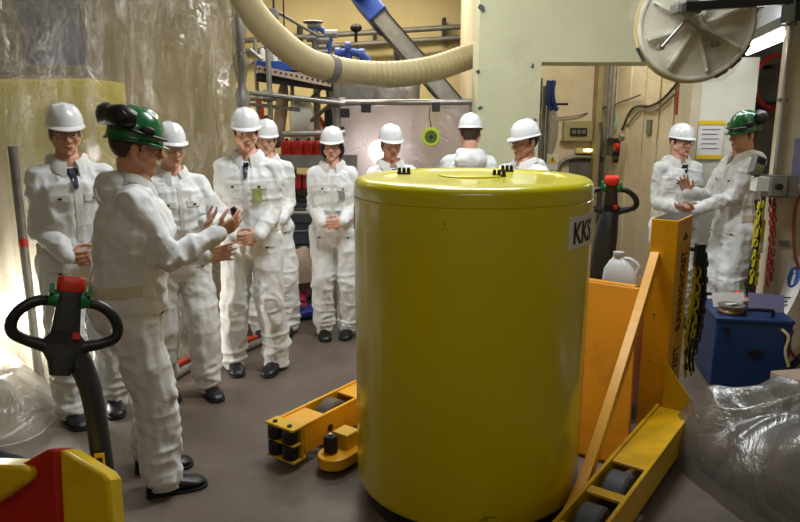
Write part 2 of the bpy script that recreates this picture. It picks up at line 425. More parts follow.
# ------------------------------------------------------------ people
def helmet_geo():
    """safety helmet: crowned dome with a raised ridge, flared brim and a peak to the front (-Y)"""
    n = 48; rings = []
    def ring(v, off=0.0, inner=False):
        out = []
        for i in range(n):
            a = 2 * PI * i / n; cx, cy = math.cos(a), math.sin(a)
            if v <= 1.0:                                     # dome, v 0 rim .. 1 crown
                e = v * PI / 2; k = math.cos(e) ** 0.72; z = 0.118 * math.sin(e) ** 0.95
                x = (0.108 - off) * k * cx; y = (0.134 - off) * k * cy
                if not inner:
                    rg = math.exp(-(x / 0.020) ** 2) * 0.007 * min(1, v * 3)
                    rg += math.exp(-((abs(x) - 0.055) / 0.010) ** 2) * 0.003 * min(1, v * 3)
                    z += rg
                else: z -= off
                out.append((x, y, z))
        return out
    def brim(t, dz=0.0):
        out = []
        for i in range(n):
            a = 2 * PI * i / n; cx, cy = math.cos(a), math.sin(a)
            front = max(0.0, -cy) ** 2.2
            back = max(0.0, cy) ** 3
            ext = 0.007 + 0.032 * front + 0.004 * back
            x = cx * (0.108 + ext * t * (1 - 0.35 * front)); y = cy * (0.134 + ext * t)
            out.append((x, y, -0.004 * t - 0.012 * t * front - 0.010 * t * back * 1.0 + dz))
        return out
    for v in (1, .93, .84, .74, .62, .5, .38, .26, .14, .05, 0): rings.append(ring(v))
    rings += [brim(.35), brim(.7), brim(1.0), brim(1.0, -.004), brim(.6, -.004), brim(0.0, -.003)]
    for v in (0.05, .26, .5, .74, .93, 1): rings.append(ring(v, 0.006, True))
    for r in rings:
        r[:] = [(x * .89, y * .88, z * .95) for x, y, z in r]
    mb = MB(); mb.loft(rings); return mb

def shoe_geo(sole=False):
    mb = MB(); rings = []
    secs = [(.085, .028, .075), (.075, .038, .092), (.04, .042, .098), (.0, .043, .10), (-.04, .045, .085), (-.08, .049, .068), (-.12, .052, .058), (-.155, .048, .050), (-.18, .036, .038), (-.192, .015, .022)]
    for y, w, h in secs:
        r = []
        z0 = 0.0 if sole else 0.016
        top = 0.020 if sole else h
        ww = w + (0.005 if sole else 0)
        for i in range(16):
            a = 2 * PI * i / 16; c, s = math.cos(a), math.sin(a)
            px = ww * math.copysign(abs(c) ** .7, c); pz = z0 + (top - z0) * (0.5 + 0.5 * math.copysign(abs(s) ** .7, s))
            if not sole and s > 0: px *= 1 - 0.25 * max(0, s)
            r.append((px, y + (0.004 if sole and y > 0 else -0.004 if sole else 0), pz))
        rings.append(r)
    mb.loft(rings); return mb

HELM = {}
def head_prims(mb, T, female=False):
    k = 0.93 if female else 1.0
    E = lambda c, r: mb.ell(c, r, Mx=T)
    E((0, .018, .038), (.074 * k + .001, .096, .082))
    E((0, -.030, -.025), (.062 * k, .062, .080))
    E((0, -.040, -.078), (.046 * k, .050, .036))
    E((0, -.076, -.104), (.019, .016, .015))
    for s in (1, -1):
        mb.cap((s * .042, -.030, -.055), (s * .052, .010, -.040), .022, .024, Mx=T)
        mb.cap((s * .014, -.088, .020), (s * .048, -.070, .019), .010, .010, Mx=T)
        E((s * .040 * k, -.066, -.028), (.022, .022, .018))
        E((s * .011, -.103, -.036), (.009, .011, .008))
        E((s * .076 * k, .012, -.008), (.009, .019, .031))
    mb.cap((0, -.088, .008), (0, -.116, -.032), .008, .0115, Mx=T)
    mb.cap((-.018, -.083, -.064), (.018, -.083, -.064), .0095, .0095, Mx=T)
    mb.cap((-.012, -.080, -.078), (.012, -.080, -.078), .010, .010, Mx=T)

def hand_prims(mb, w, f, nrm, side, curl=.5, spread=.10, point=False):
    w = Vector(w); f = Vector(f).normalized(); nrm = Vector(nrm); nrm = (nrm - f * nrm.dot(f)).normalized()
    t = f.cross(nrm) * (1 if side < 0 else -1)
    L = [.070, .080, .075, .060]; offs = [.030, .010, -.010, -.029]
    for i in range(4):
        kn = w + f * (.088 - .004 * abs(i - 1)) + t * offs[i]
        mb.cap(w + f * .012 + t * offs[i] * .75, kn, .0155, .0120, n=10)
        d = (f + t * spread * (1.5 - i)).normalized(); p = kn; ax = d.cross(nrm)
        c = curl * (0.25 if (point and i == 0) else 1.0)
        for j, (seg, r) in enumerate(((.46, .0092), (.30, .0085), (.24, .0076))):
            ang = c * (0.75 if j == 0 else 0.95)
            d = (d * math.cos(ang) + nrm * math.sin(ang)).normalized()
            # keep bending in the (d, nrm) plane
            nn = nrm
            q = p + d * (L[i] * seg * 1.05)
            mb.cap(p, q, r, r * .92, n=8); p = q
            nrm2 = nn - d * nn.dot(d)
            if nrm2.length > .2: pass
    b = w + f * .022 + t * .024
    m1 = b + (t * .75 + f * .6 + nrm * .35).normalized() * .042
    m2 = m1 + (t * .25 + f * .9 + nrm * (.25 + .3 * curl)).normalized() * .032
    m3 = m2 + (t * .05 + f * .9 + nrm * (.2 + .5 * curl)).normalized() * .024
    mb.cap(b, m1, .0145, .0115, n=8); mb.cap(m1, m2, .0105, .0095, n=8); mb.cap(m2, m3, .0092, .0078, n=8)

def ik(S, W, a, b, pole):
    S = Vector(S); W = Vector(W); d = W - S; D = d.length
    if D > (a + b) * .995: W = S + d.normalized() * (a + b) * .995; d = W - S; D = d.length
    u = d.normalized(); x = (a * a - b * b + D * D) / (2 * D); h = math.sqrt(max(0, a * a - x * x))
    p = Vector(pole); p = (p - u * p.dot(u)).normalized()
    return S + u * x + p * h, W

_cnt = [0]
def person(label, loc, yaw, scale=1.0, lean=0.0, head=(0, 0, 0), arms=None, feet=None, skin='skin', hair='hair_brown', helmet='white_helmet', shirt=None, tie=None, glasses=False, badge=None, long_hair=False, hood=1.0, kit=0, female=False, group=None, girth=1.0, crossed=False):
    _cnt[0] += 1; seed = _cnt[0] * 7
    root = thing('person', label, 'person', loc, math.radians(yaw), group)
    root.scale = (scale,) * 3
    piv = Vector((0, 0, .96)); U = Matrix.Translation(piv) @ Matrix.Rotation(math.radians(lean), 4, 'X') @ Matrix.Translation(-piv)
    up = lambda x, y, z: U @ Vector((x, y, z))
    g = girth; sw = .146 if female else .158
    # ---- joints
    feet = feet or ((-.12, -.02, 8), (.12, .0, -8))          # (x, y, toe-out degrees): right foot, left foot
    hipw = .095
    J = {}
    for s, ft in zip((-1, 1), feet):
        hip = Vector((s * hipw, 0, .92)); ank = Vector((ft[0], ft[1] + .02, .10))
        kn, ank = ik(hip, ank, .425, .405, (0, -1, 0)); J[s] = (hip, kn, ank, ft)
    arms = arms or {}
    A = {}
    for s in (-1, 1):
        a = arms.get('R' if s < 0 else 'L', dict(w=(s * .235, -.06, .90), f=(0, -.15, -1), n=(-s, .1, 0), curl=.35))
        S = up(s * sw, 0, 1.405)
        el, w = ik(S, a['w'], .285, .262, a.get('pole', (s * .6, .8, -.4))); A[s] = (S, el, w, a)
    nb = up(0, .012, 1.48)
    hp, hy, hr = head
    HT = Matrix.Translation(nb + Vector((0, -.012, .155)) + (U.to_3x3() @ Vector((0, 0, 0)))) @ Matrix.Rotation(math.radians(hy), 4, 'Z') @ Matrix.Rotation(math.radians(hp), 4, 'X') @ Matrix.Rotation(math.radians(hr), 4, 'Y')
    # ---- body: one continuous skin surface
    b = MB(); head_prims(b, HT, female)
    b.cap(HT @ Vector((0, .022, -.07)), nb + Vector((0, .01, -.04)), .050 if female else .056, .062)
    b.cap(nb, up(0, .01, 1.1), .07, .08); b.cap(up(0, .01, 1.12), (0, 0, .95), .08, .085)
    for s in (-1, 1):
        S, el, w, a = A[s]; hip, kn, ank, ft = J[s]
        b.cap(nb + Vector((0, 0, -.08)), S, .045, .04); b.cap(S, el, .038, .034)
        b.cap(el, w, .034, .024); f = Vector(a['f']).normalized(); b.cap(w, w + f * .02, .025, .022)
        hand_prims(b, w, a['f'], a['n'], s, a.get('curl', .4), point=a.get('point', False))
        b.cap((0, 0, .94), hip, .07, .06); b.cap(hip, kn, .055, .045); b.cap(kn, ank, .045, .035); b.cap(ank, ank + Vector((0, 0, -.03)), .035, .03)
    V, NN, F = voxel(b, .0052, 2, .5)
    link_mesh('body', V, F, M[skin], root, world=False, angle=180)
    # ---- coverall
    c = MB(); rings = []
    secs = [(.80, .10, .085, 0), (.86, .165, .125, .0), (.92, .185, .138, .0), (1.0, .178, .132, 0), (1.08, .170, .128, 0), (1.18, .178, .134, -.004), (1.28, .188, .136, -.006), (1.36, .174, .124, 0), (1.42, .146, .104, .006), (1.465, .100, .084, .01), (1.495, .070, .070, .012)]
    for z, w_, d_, oy in secs:
        r = []
        gg = g if z < 1.35 else 1 + (g - 1) * .4
        if female: gg *= .93
        for i in range(32):
            t = 2 * PI * i / 32; cx, sy = math.cos(t), math.sin(t)
            zz = z - (.045 * max(0, -sy) ** 2 * min(1, (z - 1.40) / .06) if z > 1.40 else 0)
            p = Vector((w_ * gg * math.copysign(abs(cx) ** .85, cx), oy + d_ * gg * math.copysign(abs(sy) ** .85, sy), zz))
            r.append(U @ p if z > .96 else p)
        rings.append(r)
    c.loft(rings)
    for s in (-1, 1):
        S, el, w, a = A[s]; hip, kn, ank, ft = J[s]
        c.cap(up(s * .06, .01, 1.440), S, .052, .060); c.cap(S, S.lerp(el, .5), .062, .060); c.cap(S.lerp(el, .45), el, .060, .055)
        c.cap(el, el.lerp(w, .6), .056, .052); c.cap(el.lerp(w, .55), w, .052, .036 if not a.get('loose') else .05)
        c.cap(el.lerp(w, .78), w, .047, .041)
        c.cap(hip, hip.lerp(kn, .5), .108 * g, .098); c.cap(hip.lerp(kn, .5), kn, .098, .093); c.cap(kn, kn.lerp(ank, .55), .092, .090)
        c.cap(kn.lerp(ank, .5), ank + Vector((0, .0, .03)), .090, .088); c.cap(ank + Vector((0, 0, .05)), ank + Vector((0, -.012, -.022)), .088, .076)
        c.cap((s * .03, 0, .90), hip, .10, .112)
    # hood lying round the back of the neck
    prev = None
    for k in range(9):
        t = math.radians(-100 + 200 * k / 8)
        p = up(.088 * math.sin(t), .016 + .088 * math.cos(t), 1.475 + .012 * math.cos(t))
        rr = .012 + .020 * hood * max(0, math.cos(t * .8)) ** 2
        if prev is not None: c.cap(prev[0], p, prev[1], rr, n=8)
        prev = (p, rr)
    if hood > .5:
        c.ell(up(0, .115, 1.44), (.115, .055 * hood, .075), Mx=None)
        c.cap(up(-.07, .095, 1.475), up(.07, .095, 1.475), .038 * hood, .038 * hood)
        c.cap(up(0, .13, 1.46), up(0, .12, 1.33), .045 * hood, .02)
    V, NN, F = voxel(c, .0095, 3, .5)
    P = V + seed
    warp = np.stack([noise3(P * 3.1, 1), noise3(P * 3.1, 2), noise3(P * 3.1, 3)], 1) * .9
    z = V[:, 2]
    leg = np.clip((.95 - z) / .15, 0, 1)
    low = np.clip((.42 - z) / .3, 0, 1); knee = np.exp(-((z - .52) / .09) ** 2)
    def crease(fr, sd, w_, p_=3.0): return ridged(P * fr + warp * w_, sd) ** p_
    up_leg = leg * np.clip((z - .35) / .2, 0, 1); tor = np.clip((z - 1.0) / .15, 0, 1)
    r1 = crease([10, 10, 5], 5, 2.2, 1.8); r2 = crease([21, 21, 14], 6, 2.8, 1.6); r3 = crease([6, 6, 18], 8, 1.5)
    r4 = crease([11, 11, 2.6], 12, 1.2)
    big = noise3(P * [5, 5, 2.5], 9) - .5
    neck = np.clip((1.50 - z) / .06, .35, 1)
    D = ((r1 - .4) * .016 + (r2 - .4) * .011 + big * .020 + (r4 - .3) * .014 * up_leg + (r3 - .3) * (.004 + .017 * low + .012 * knee + .005 * tor)) * neck
    dist = np.full(len(V), 9.0)
    for s in (-1, 1):
        w = np.array(A[s][2]); dd = np.linalg.norm(V - w, axis=1); dist = np.minimum(dist, dd)
        el = np.array(A[s][1]); e2 = np.exp(-(np.linalg.norm(V - el, axis=1) / .09) ** 2)
        D += e2 * (ridged(P * [14, 14, 14] + warp, 11) ** 3 - .35) * .024
    D *= np.clip(dist / .10, .25, 1)
    V2 = V + NN * D[:, None]
    cov = link_mesh('coverall', V2, F, M['coverall'], root, world=False, angle=180)
    bvh = BVHTree.FromPolygons([Vector(v) for v in V2], F)
    def patch(name, x0, z0, wfun, h, m, off=.004, rows=5, cols=5, back=False, par=None, rough=True):
        """a cloth patch lying on the coverall front (or back)"""
        top = []; bot = []; s0 = 1 if back else -1
        hc = bvh.ray_cast(Vector((x0, s0 * .9, z0 - h / 2)), Vector((0, -s0, 0)))
        if hc[0] is None or abs(hc[0].y) > .19: return None
        for j in range(rows):
            zz = z0 - h * j / (rows - 1); hw = wfun(j / (rows - 1))
            for i in range(cols):
                xx = x0 + hw * (2 * i / (cols - 1) - 1)
                s = 1 if back else -1
                hit = bvh.ray_cast(Vector((xx, s * .5, zz)), Vector((0, -s, 0)))
                y = hit[0].y if hit[0] is not None and abs(hit[0].y - hc[0].y) < .05 else hc[0].y
                top.append((xx, y + s * off, zz)); bot.append((xx, y - s * .006, zz))
        n = rows * cols; VV = top + bot; FF = []
        for j in range(rows - 1):
            for i in range(cols - 1):
                a = j * cols + i; q = (a, a + 1, a + cols + 1, a + cols); FF.append(q); FF.append(tuple(n + k for k in reversed(q)))
        edge = [i for i in range(cols)] + [cols - 1 + cols * j for j in range(1, rows)] + [n - 2 - i for i in range(cols - 1)] + [cols * j for j in range(rows - 2, 0, -1)]
        for k in range(len(edge)):
            a, b_ = edge[k], edge[(k + 1) % len(edge)]; FF.append((b_, a, n + a, n + b_))
        return link_mesh(name, VV, FF, m, par or root, world=False)
    secs = []
    for k in range(25):
        t = math.radians(-164 + 328 * k / 24); e = abs(t) / math.radians(164); fr = max(0, -math.cos(t)) ** 1.5
        sec = []
        for rr, dz in ((.072, -.02), (.070, .022), (.076, .034 - .006 * fr), (.092 + .012 * e ** 6, .026 - .030 * fr), (.103 + .016 * e ** 6, .000 - .052 * fr - .02 * e ** 8), (.095 + .012 * e ** 6, -.004 - .050 * fr), (.080, .012 - .02 * fr)):
            wob = 1 + .05 * math.sin(t * 5 + seed)
            sec.append(up(rr * wob * math.sin(t) * (1.05), .014 + rr * wob * math.cos(t), 1.492 + dz - .032 * fr))
        secs.append(sec)
    MB().loft(secs).build('collar', M['coverall_seam'], root, world=False, angle=60)
    hidden = yaw > 120
    if not hidden:
        patch('placket', 0, 1.40, lambda t: .014, .34, M['coverall_seam'], .004, 16, 3)
        for s in (-1, 1):
            fl = patch('pocket_flap', s * .085, 1.315, lambda t: .048, .035, M['coverall_seam'], .007, 4, 6)
            if fl: patch('snap', s * .085, 1.300, lambda t: .009, .010, M['print_black'], .011, 3, 3, par=fl)
    for s in (-1, 1):
        hp_ = patch('pocket_flap', s * .12, .90, lambda t: .045, .012, M['coverall_seam'], .006, 3, 5, back=hidden)
        if hp_: patch('snap', s * .12, .895, lambda t: .010, .009, M['print_black'], .009, 3, 3, back=hidden, par=hp_)
    ring = []
    for k in range(49):
        t = math.radians(-112 + 224 * k / 48); d = Vector((math.sin(t), math.cos(t), 0)); row = []
        for dz in (-.024, -.008, .008, .024):
            o_ = Vector((0, 0, 1.02 + dz)); h_ = bvh.ray_cast(o_ + d * .30, -d)
            R_ = .30 - h_[3] if h_[0] is not None and h_[3] > .06 else .15
            row.append((min(R_, .26), dz))
        ring.append((t, row))
    secs = []
    for k, (t, row) in enumerate(ring):
        m_ = sum(r for r, _ in row) / 4; q_ = .005 + .004 * (k % 2)
        secs.append([Vector(((r + e) * math.sin(t), (r + e) * math.cos(t), 1.02 + dz)) for r, dz, e in [(r, dz, q_) for r, dz in row] + [(row[3][0], row[3][1], -.008), (row[0][0], row[0][1], -.008)]])
    MB().loft(secs).build('elastic_waist', M['waist'], root, world=False, angle=80)
    if shirt:
        patch('shirt', 0, 1.450, lambda t: .034 * (1 - t) + .004, .075, M[shirt], .006, 6, 5)
    if tie:
        patch('tie', 0, 1.447, lambda t: .017 - .008 * abs(t - .2), .095, M[tie], .016, 6, 3)
    if badge:
        patch('badge', .075, 1.285 if not female else 1.27, lambda t: .024, .085 if not female else .06, M[badge], .014, 4, 4)
    # ---- shoes
    for s in (-1, 1):
        ank, ft = J[s][2], J[s][3]
        R = Matrix.Translation((ank.x, ank.y - .01, 0)) @ Matrix.Rotation(math.radians(ft[2]), 4, 'Z')
        sh = MB(); q = shoe_geo(); sh.add(q.V, q.F, R); sh.cyl((ank.x, ank.y, .07), (ank.x, ank.y, .135), .046, .05)
        so = sh.build('shoe', M['shoe'], root, world=False, angle=50)
        q = shoe_geo(True); MB().add(q.V, q.F, R).build('sole', M['sole'], so, world=False)
        la = MB()
        for k in range(4):
            yy = -.03 - .022 * k; zz = .094 - .010 * k
            la.tube([R @ Vector((-.022, yy + .01, zz - .012)), R @ Vector((0, yy, zz + .002)), R @ Vector((.022, yy + .01, zz - .012))], .0028, 6, 3)
        la.build('laces', M['dark_grey'], so, world=False)
    # ---- face
    for s in (-1, 1):
        e = MB().ell((s * .031, -.0815, -.002), (.0125, .011, .0085), 12, 8, HT).build('eye', M['eye_white'], root, world=False)
        MB().ell((s * .031, -.0905, -.002), (.0055, .003, .0055), 10, 6, HT).build('iris', M['iris'], e, world=False)
        MB().tube([(s * .014, -.0975, .018), (s * .032, -.0945, .024), (s * .050, -.080, .018)], [.002, .0038, .002], 6, 4, Mx=HT).build('eyebrow', M[hair], root, world=False)
    MB().tube([(-.021, -.089, -.071), (-.008, -.0945, -.068), (.008, -.0945, -.068), (.021, -.089, -.071)], [.0012, .0032, .0032, .0012], 8, 4, Mx=HT).build('mouth', M['lips'], root, world=False)
    # ---- hair under the helmet
    h = MB(); rings = []
    low_z = -.045
    for j in range(8):
        zz = .07 - (.07 - low_z) * j / 7; r = []
        k = math.sqrt(max(0.02, 1 - ((zz - .035) / .105) ** 2))
        for i in range(25):
            t = math.radians(-112 + 224 * i / 24)
            cut = 1.0
            zt = zz if abs(t) < 1.35 else max(zz, -.012)
            if abs(t) > 1.2 and zz < -.012: zt = -.012
            r.append(((.079 * k) * math.sin(t), .018 + .100 * k * math.cos(t), zt))
        rings.append(r)
    VV = []; FF = []
    for r in rings:
        for p in r: VV.append(p)
    n0 = len(VV)
    for r in rings:
        for p in r: VV.append((p[0] * .9, .018 + (p[1] - .018) * .9, p[2]))
    for j in range(7):
        for i in range(24):
            a = j * 25 + i; FF.append((a, a + 25, a + 26, a + 1)); FF.append((n0 + a, n0 + a + 1, n0 + a + 26, n0 + a + 25))
    for i in range(24): a = 7 * 25 + i; FF.append((a, n0 + a, n0 + a + 1, a + 1))
    for j in range(7):
        a = j * 25; FF.append((a, n0 + a, n0 + a + 25, a + 25)); a += 24; FF.append((a, a + 25, n0 + a + 25, n0 + a))
    h.add(VV, FF, HT)
    if long_hair:
        for s in (-1, 1):
            h.tube([(s * .070, -.035, .045), (s * .083, -.012, .0), (s * .082, .012, -.05), (s * .060, .045, -.095)], [.010, .015, .018, .014], 10, 5, Mx=HT)
        h.ell((0, .09, -.04), (.07, .045, .055), Mx=HT)
    h.build('hair', M[hair], root, world=False)
    if glasses:
        gl = MB()
        for s in (-1, 1):
            pts = [(s * .033 + x, -.103 - abs(s * .033 + x) * -.12 if False else -.104 + .15 * max(0, abs(s * .033 + x) - .02), y - .003) for x, y in rrect(.050, .030, .011)]
            gl.tube(pts, .0016, 6, 0, closed=True)
            gl.tube([(s * .058, -.098, .004), (s * .076, -.05, .006), (s * .080, .01, .004)], .0020, 6, 3)
        gl.tube([(-.009, -.104, .002), (0, -.107, .005), (.009, -.104, .002)], .002, 6, 3)
        MB().add(gl.V, gl.F, HT).build('glasses', M['black' if glasses == 2 else 'steel_dull'], root, world=False)
    # ---- helmet
    if helmet:
        q = helmet_geo(); HM = HT @ Matrix.Translation((0, .008, .047 if not kit else .038)) @ Matrix.Rotation(math.radians(3), 4, 'X') @ Matrix.Diagonal((1.05, 1.05, 1.24, 1) if kit else (1, 1, 1, 1))
        hm = MB().add(q.V, q.F, HM).build('helmet', M[helmet], root, world=False, angle=60)
        band = MB(); pts = [(.089 * math.cos(t), .108 * math.sin(t), -.008) for t in [2 * PI * i / 24 for i in range(24)]]
        band.tube(pts, .007, 6, 0, closed=True, Mx=HM); band.build('headband', M['dark_grey'], hm, world=False)
        if kit:
            st = MB(); pts = []
            for i in range(32):
                t = 2 * PI * i / 32; pts.append((.101 * math.cos(t), .124 * math.sin(t), .028 + .012 * math.sin(t)))
            st.tube(pts, .011, 8, 0, closed=True, flat=.45, Mx=HM); st.build('goggle_strap', M['black'], hm, world=False)
            gb = MB(); q = []
            for i in range(9):
                t = math.radians(-58 + 116 * i / 8 + kit * 26) + PI / 2
                q.append((.100 * math.cos(t), .124 * math.sin(t), .070))
            gb.tube(q, [.022, .036, .042, .038, .032, .038, .042, .036, .022], 12, 3, flat=1.0, Mx=HM)
            gg = gb.build('goggles', M['black'], hm, world=False)
            for sx in (-1, 1):
                cp = MB(); t = math.radians(90 + kit * 26 + sx * 34); cp.cyl((.112 * math.cos(t), .138 * math.sin(t), .066), (.130 * math.cos(t), .158 * math.sin(t), .062), .033, .029, 16, HM)
                cp.build('lens_cup', M['dark_metal'], gg, world=False)
            vis = MB()
            for sx in (-1, 1):
                vis = MB().ell((sx * .099, -.035, .035), (.012, .034, .018), Mx=HM)
                vis.build('visor_clip', M['dark_metal'], hm, world=False)
    return root, A, HT

CL = lambda z=.99, y=-.235, dx=0: {'R': dict(w=(-.085 + dx, y, z), f=(.93, -.25, -.15), n=(.1, 1, .1), curl=.55, pole=(-.3, .8, -.6)),
                                   'L': dict(w=(.085 + dx, y - .02, z + .01), f=(-.93, -.25, -.2), n=(0, 1, 0), curl=.5, pole=(.3, .8, -.6))}
# ------------------------------------------------------------ the setting
def floor_material():
    m = mat('floor_concrete', '6e6156', 0.62, var=0.13, vscale=1.3, bump=0.25, bscale=22, dirt='484a40', dirt_amt=0.95, dirt_scale=1.7, col2='56493f')
    nt = m.node_tree; N = nt.nodes; L = nt.links; b = N['Principled BSDF']
    tc = N.new('ShaderNodeTexCoord'); n = N.new('ShaderNodeTexNoise'); n.inputs['Scale'].default_value = 1.1; n.inputs['Detail'].default_value = 8
    L.new(tc.outputs['Object'], n.inputs['Vector']); r = N.new('ShaderNodeMapRange')
    r.inputs[1].default_value = .4; r.inputs[2].default_value = .65; r.inputs[3].default_value = .38; r.inputs[4].default_value = .7
    L.new(n.outputs[0], r.inputs[0]); L.new(r.outputs[0], b.inputs['Roughness'])
    return m
def sbox(name, lo, hi, m, parent=None, bevel=0.0):
    lo = Vector(lo); hi = Vector(hi)
    o = MB().box((lo + hi) / 2, hi - lo).build(name, m, parent, smooth=False, bevel=bevel)
    return struct(o) if parent is None else o
XL, XR, YB, YF, HC = -4.6, 4.3, 10.6, -1.6, 4.3
sbox('floor', (XL, YF, -.12), (XR, YB, 0), floor_material())
sbox('ceiling', (XL, YF, HC), (XR, YB, HC + .15), mat('ceiling_paint', 'b4ab90', 0.8))
sbox('wall_left', (XL - .15, YF, 0), (XL, YB, HC), M['wall_beige'])
sbox('wall_back', (XL, YB, 0), (.9, YB + .15, HC), M['wall_cream'])
sbox('wall_front', (XL, YF - .15, 0), (XR, YF, HC), M['wall_beige'])
sbox('wall_right', (XR, YF, 0), (XR + .15, YB, HC), M['wall_beige'])
cL = at(471, 150, 6.8).x; cR = at(538, 150, 6.3).x; zL = at(590, 62, 6.3).z
# concrete pier and the lintel over the passage: one wall with an opening
wm = MB()
wm.box(((cL + cR) / 2, 6.55, HC / 2), (cR - cL, .5, HC))
wm.box(((cR + 2.72) / 2, 6.55, (zL + HC) / 2), (2.72 - cR, .5, HC - zL))
struct(wm.build('wall_pier', M['concrete_pale'], smooth=False))
ch = MB()
for px, py, r in ((482, 8, .03), (478, 72, .018), (480, 108, .018), (535, 120, .016), (533, 66, .016)):
    p = at(px, py, 6.296)
    n = 9; pts = [(r * (0.5 + random.random()) * math.cos(2 * PI * i / n), r * (0.5 + random.random()) * math.sin(2 * PI * i / n)) for i in range(n)]
    ch.prism(pts, .008, mx_axes(p, (1, 0, 0), (0, 0, 1), (0, 1, 0)))
struct(ch.build('trim_1', M['chip'], smooth=False))
# passage behind the opening
sbox('wall_passage_left', (.78, 6.8, 0), (.9, 9.3, HC), M['wall_beige'])
sbox('wall_passage_back', (.9, 9.3, 0), (2.85, 9.45, HC), M['wall_beige'])
sbox('wall_passage_right', (2.72, 6.3, 0), (2.86, 9.3, HC), M['wall_beige'])
sbox('ceiling_passage', (.9, 6.8, 3.45), (2.72, 9.3, 3.5), M['wall_cream'])
# vertical joints of the boards on the passage wall
jm = MB()
for y in (6.62, 7.0, 7.4, 7.85, 8.35, 8.9): jm.box((2.712, y, 1.7), (.018, .035, 3.4))
struct(jm.build('trim_2', M['wall_beige'], smooth=False))
# corner post left of the passage corner
x0 = at(594, 100, 9.25).x
sbox('trim_3', (x0, 9.1, 0), (x0 + .07, 9.3, 3.4), mat('post_tan_paint', 'a08f66', 0.6))  # post in one plain tan, darker than the walls
# niche low on passage back wall: flat slab, its shade put in the grey
a = at(570, 157, 9.29); b_ = at(605, 185, 9.29)
sbox('niche_shade', (a.x, 9.27, b_.z - .5), (b_.x, 9.3, a.z), M['recess'])
# right: white cabinet-like jamb, recess behind, near pillar
wl = at(700, 100, 6.0).x; wr = at(757, 100, 6.0).x
sbox('wall_jamb', (wl, 6.02, 0), (wr, 6.2, at(730, 57, 6.0).z), M['cabinet_white'])
sbox('trim_5', (wl - .07, 6.0, 0), (wl, 6.28, 2.75), M['wall_beige'])
jt = at(700, 62, 6.0)
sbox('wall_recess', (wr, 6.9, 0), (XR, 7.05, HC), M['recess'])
pl = at(779, 150, 4.9).x
sbox('wall_pillar', (pl, 4.9, 0), (XR, 5.0, HC), M['wall_beige'])
# pipe conduit on the pillar
# ------------------------------------------------------------ the people
def ground(px, Y): p = at(px, 200, Y); return p.x
def loc(px, py, Y):
    q = at(px, py, Y); return (q.x, Y, 0)
def yawarm(**k): return k
GR = 'people in white coveralls'
# far left, purple shirt
person('person in white coverall and purple shirt collar, before the plastic curtain, behind the green-hatted speaker', loc(70, 180, 3.95), 36, 1.04,
       head=(4, -5, 0), arms=CL(1.0, -.22), skin='skin_tan', hair='hair_grey', shirt='shirt_purple', tie='tie_navy', glasses=True, feet=((-.12, -.02, 10), (.13, .02, -10)))
# green helmet, near left, speaking
SPK = person('person in white coverall and green hard hat, seen side-on, holding out a black device', loc(121, 230, 3.15), 108, 1.015, lean=10,
       head=(9, 8, 0), arms={'R': dict(w=(-.07, -.42, 1.235), f=(.25, -.9, .42), n=(.75, .1, .5), curl=.45, pole=(-.5, .5, -1)),
                             'L': dict(w=(.10, -.36, 1.10), f=(-.1, -1, .1), n=(-1, 0, .2), curl=.4, pole=(.5, .6, -1))},
       skin='skin_tan', hair='hair_brown', helmet='green_helmet', kit=1, hood=1.15, glasses=True, feet=((-.13, -.12, 6), (.12, -.06, -4)), girth=1.24)
# second man with open hand
person('person in white coverall and white hard hat, open hand raised towards the black device', loc(174, 200, 4.27), 34, .98,
       head=(3, 5, 0), arms={'L': dict(w=(.10, -.27, 1.19), f=(.28, -.9, .42), n=(-.75, -.1, .65), curl=.25, pole=(1, .5, -.8)),
                             'R': dict(w=(-.10, -.25, 1.05), f=(.6, -.8, 0), n=(.3, .1, 1), curl=.4, pole=(-1, .5, -.8))},
       skin='skin', hair='hair_brown', glasses=True, feet=((-.14, .06, 12), (.13, -.08, 0)))
# central man with navy tie
person('person in white coverall with navy tie and green chest badge, hands clasped', loc(249, 200, 4.74), 6, 1.03,
       head=(5, 8, 0), arms=CL(.98, -.235, .0), skin='skin', hair='hair_brown', shirt='shirt_white', tie='tie_navy', badge='badge_green', feet=((-.15, .0, 14), (.14, -.03, -18)), girth=1.02)
# man behind his shoulder
person('person in white coverall half hidden behind the shoulder of the navy-tie wearer', loc(268, 190, 5.55), 14, .985,
       head=(3, -2, 4), girth=.88, arms=CL(1.0, -.2), skin='skin_pale', hair='hair_brown', feet=((-.12, .0, 8), (.13, .0, -14)))
# woman
person('woman in white coverall with dark hair and glasses, standing alone, hands folded', loc(333, 190, 5.5), 4, .955,
       head=(2, -4, 0), arms=CL(1.03, -.21), skin='skin', hair='hair_dark', badge='badge_grey', glasses=2, long_hair=True, female=True, feet=((-.10, .0, 6), (.11, .02, -12)))
# behind the drum
person('person in white coverall with grey tie, facing forward behind the yellow drum', loc(391, 190, 5.4), 14, .965,
       head=(5, 0, 0), arms=CL(1.0, -.2), skin='skin_tan', hair='hair_grey', shirt='shirt_white', tie='tie_grey')
person('person in white coverall with back turned, behind the yellow drum', loc(469, 190, 5.62), 178, 1.01,
       head=(6, 0, 0), skin='skin', hair='hair_brown', hood=1.25)
person('person in white coverall looking sideways, beside the concrete pier behind the drum', loc(523, 190, 5.05), -52, .985,
       head=(6, -8, 0), skin='skin', hair='hair_dark', shirt='shirt_blue', glasses=True)
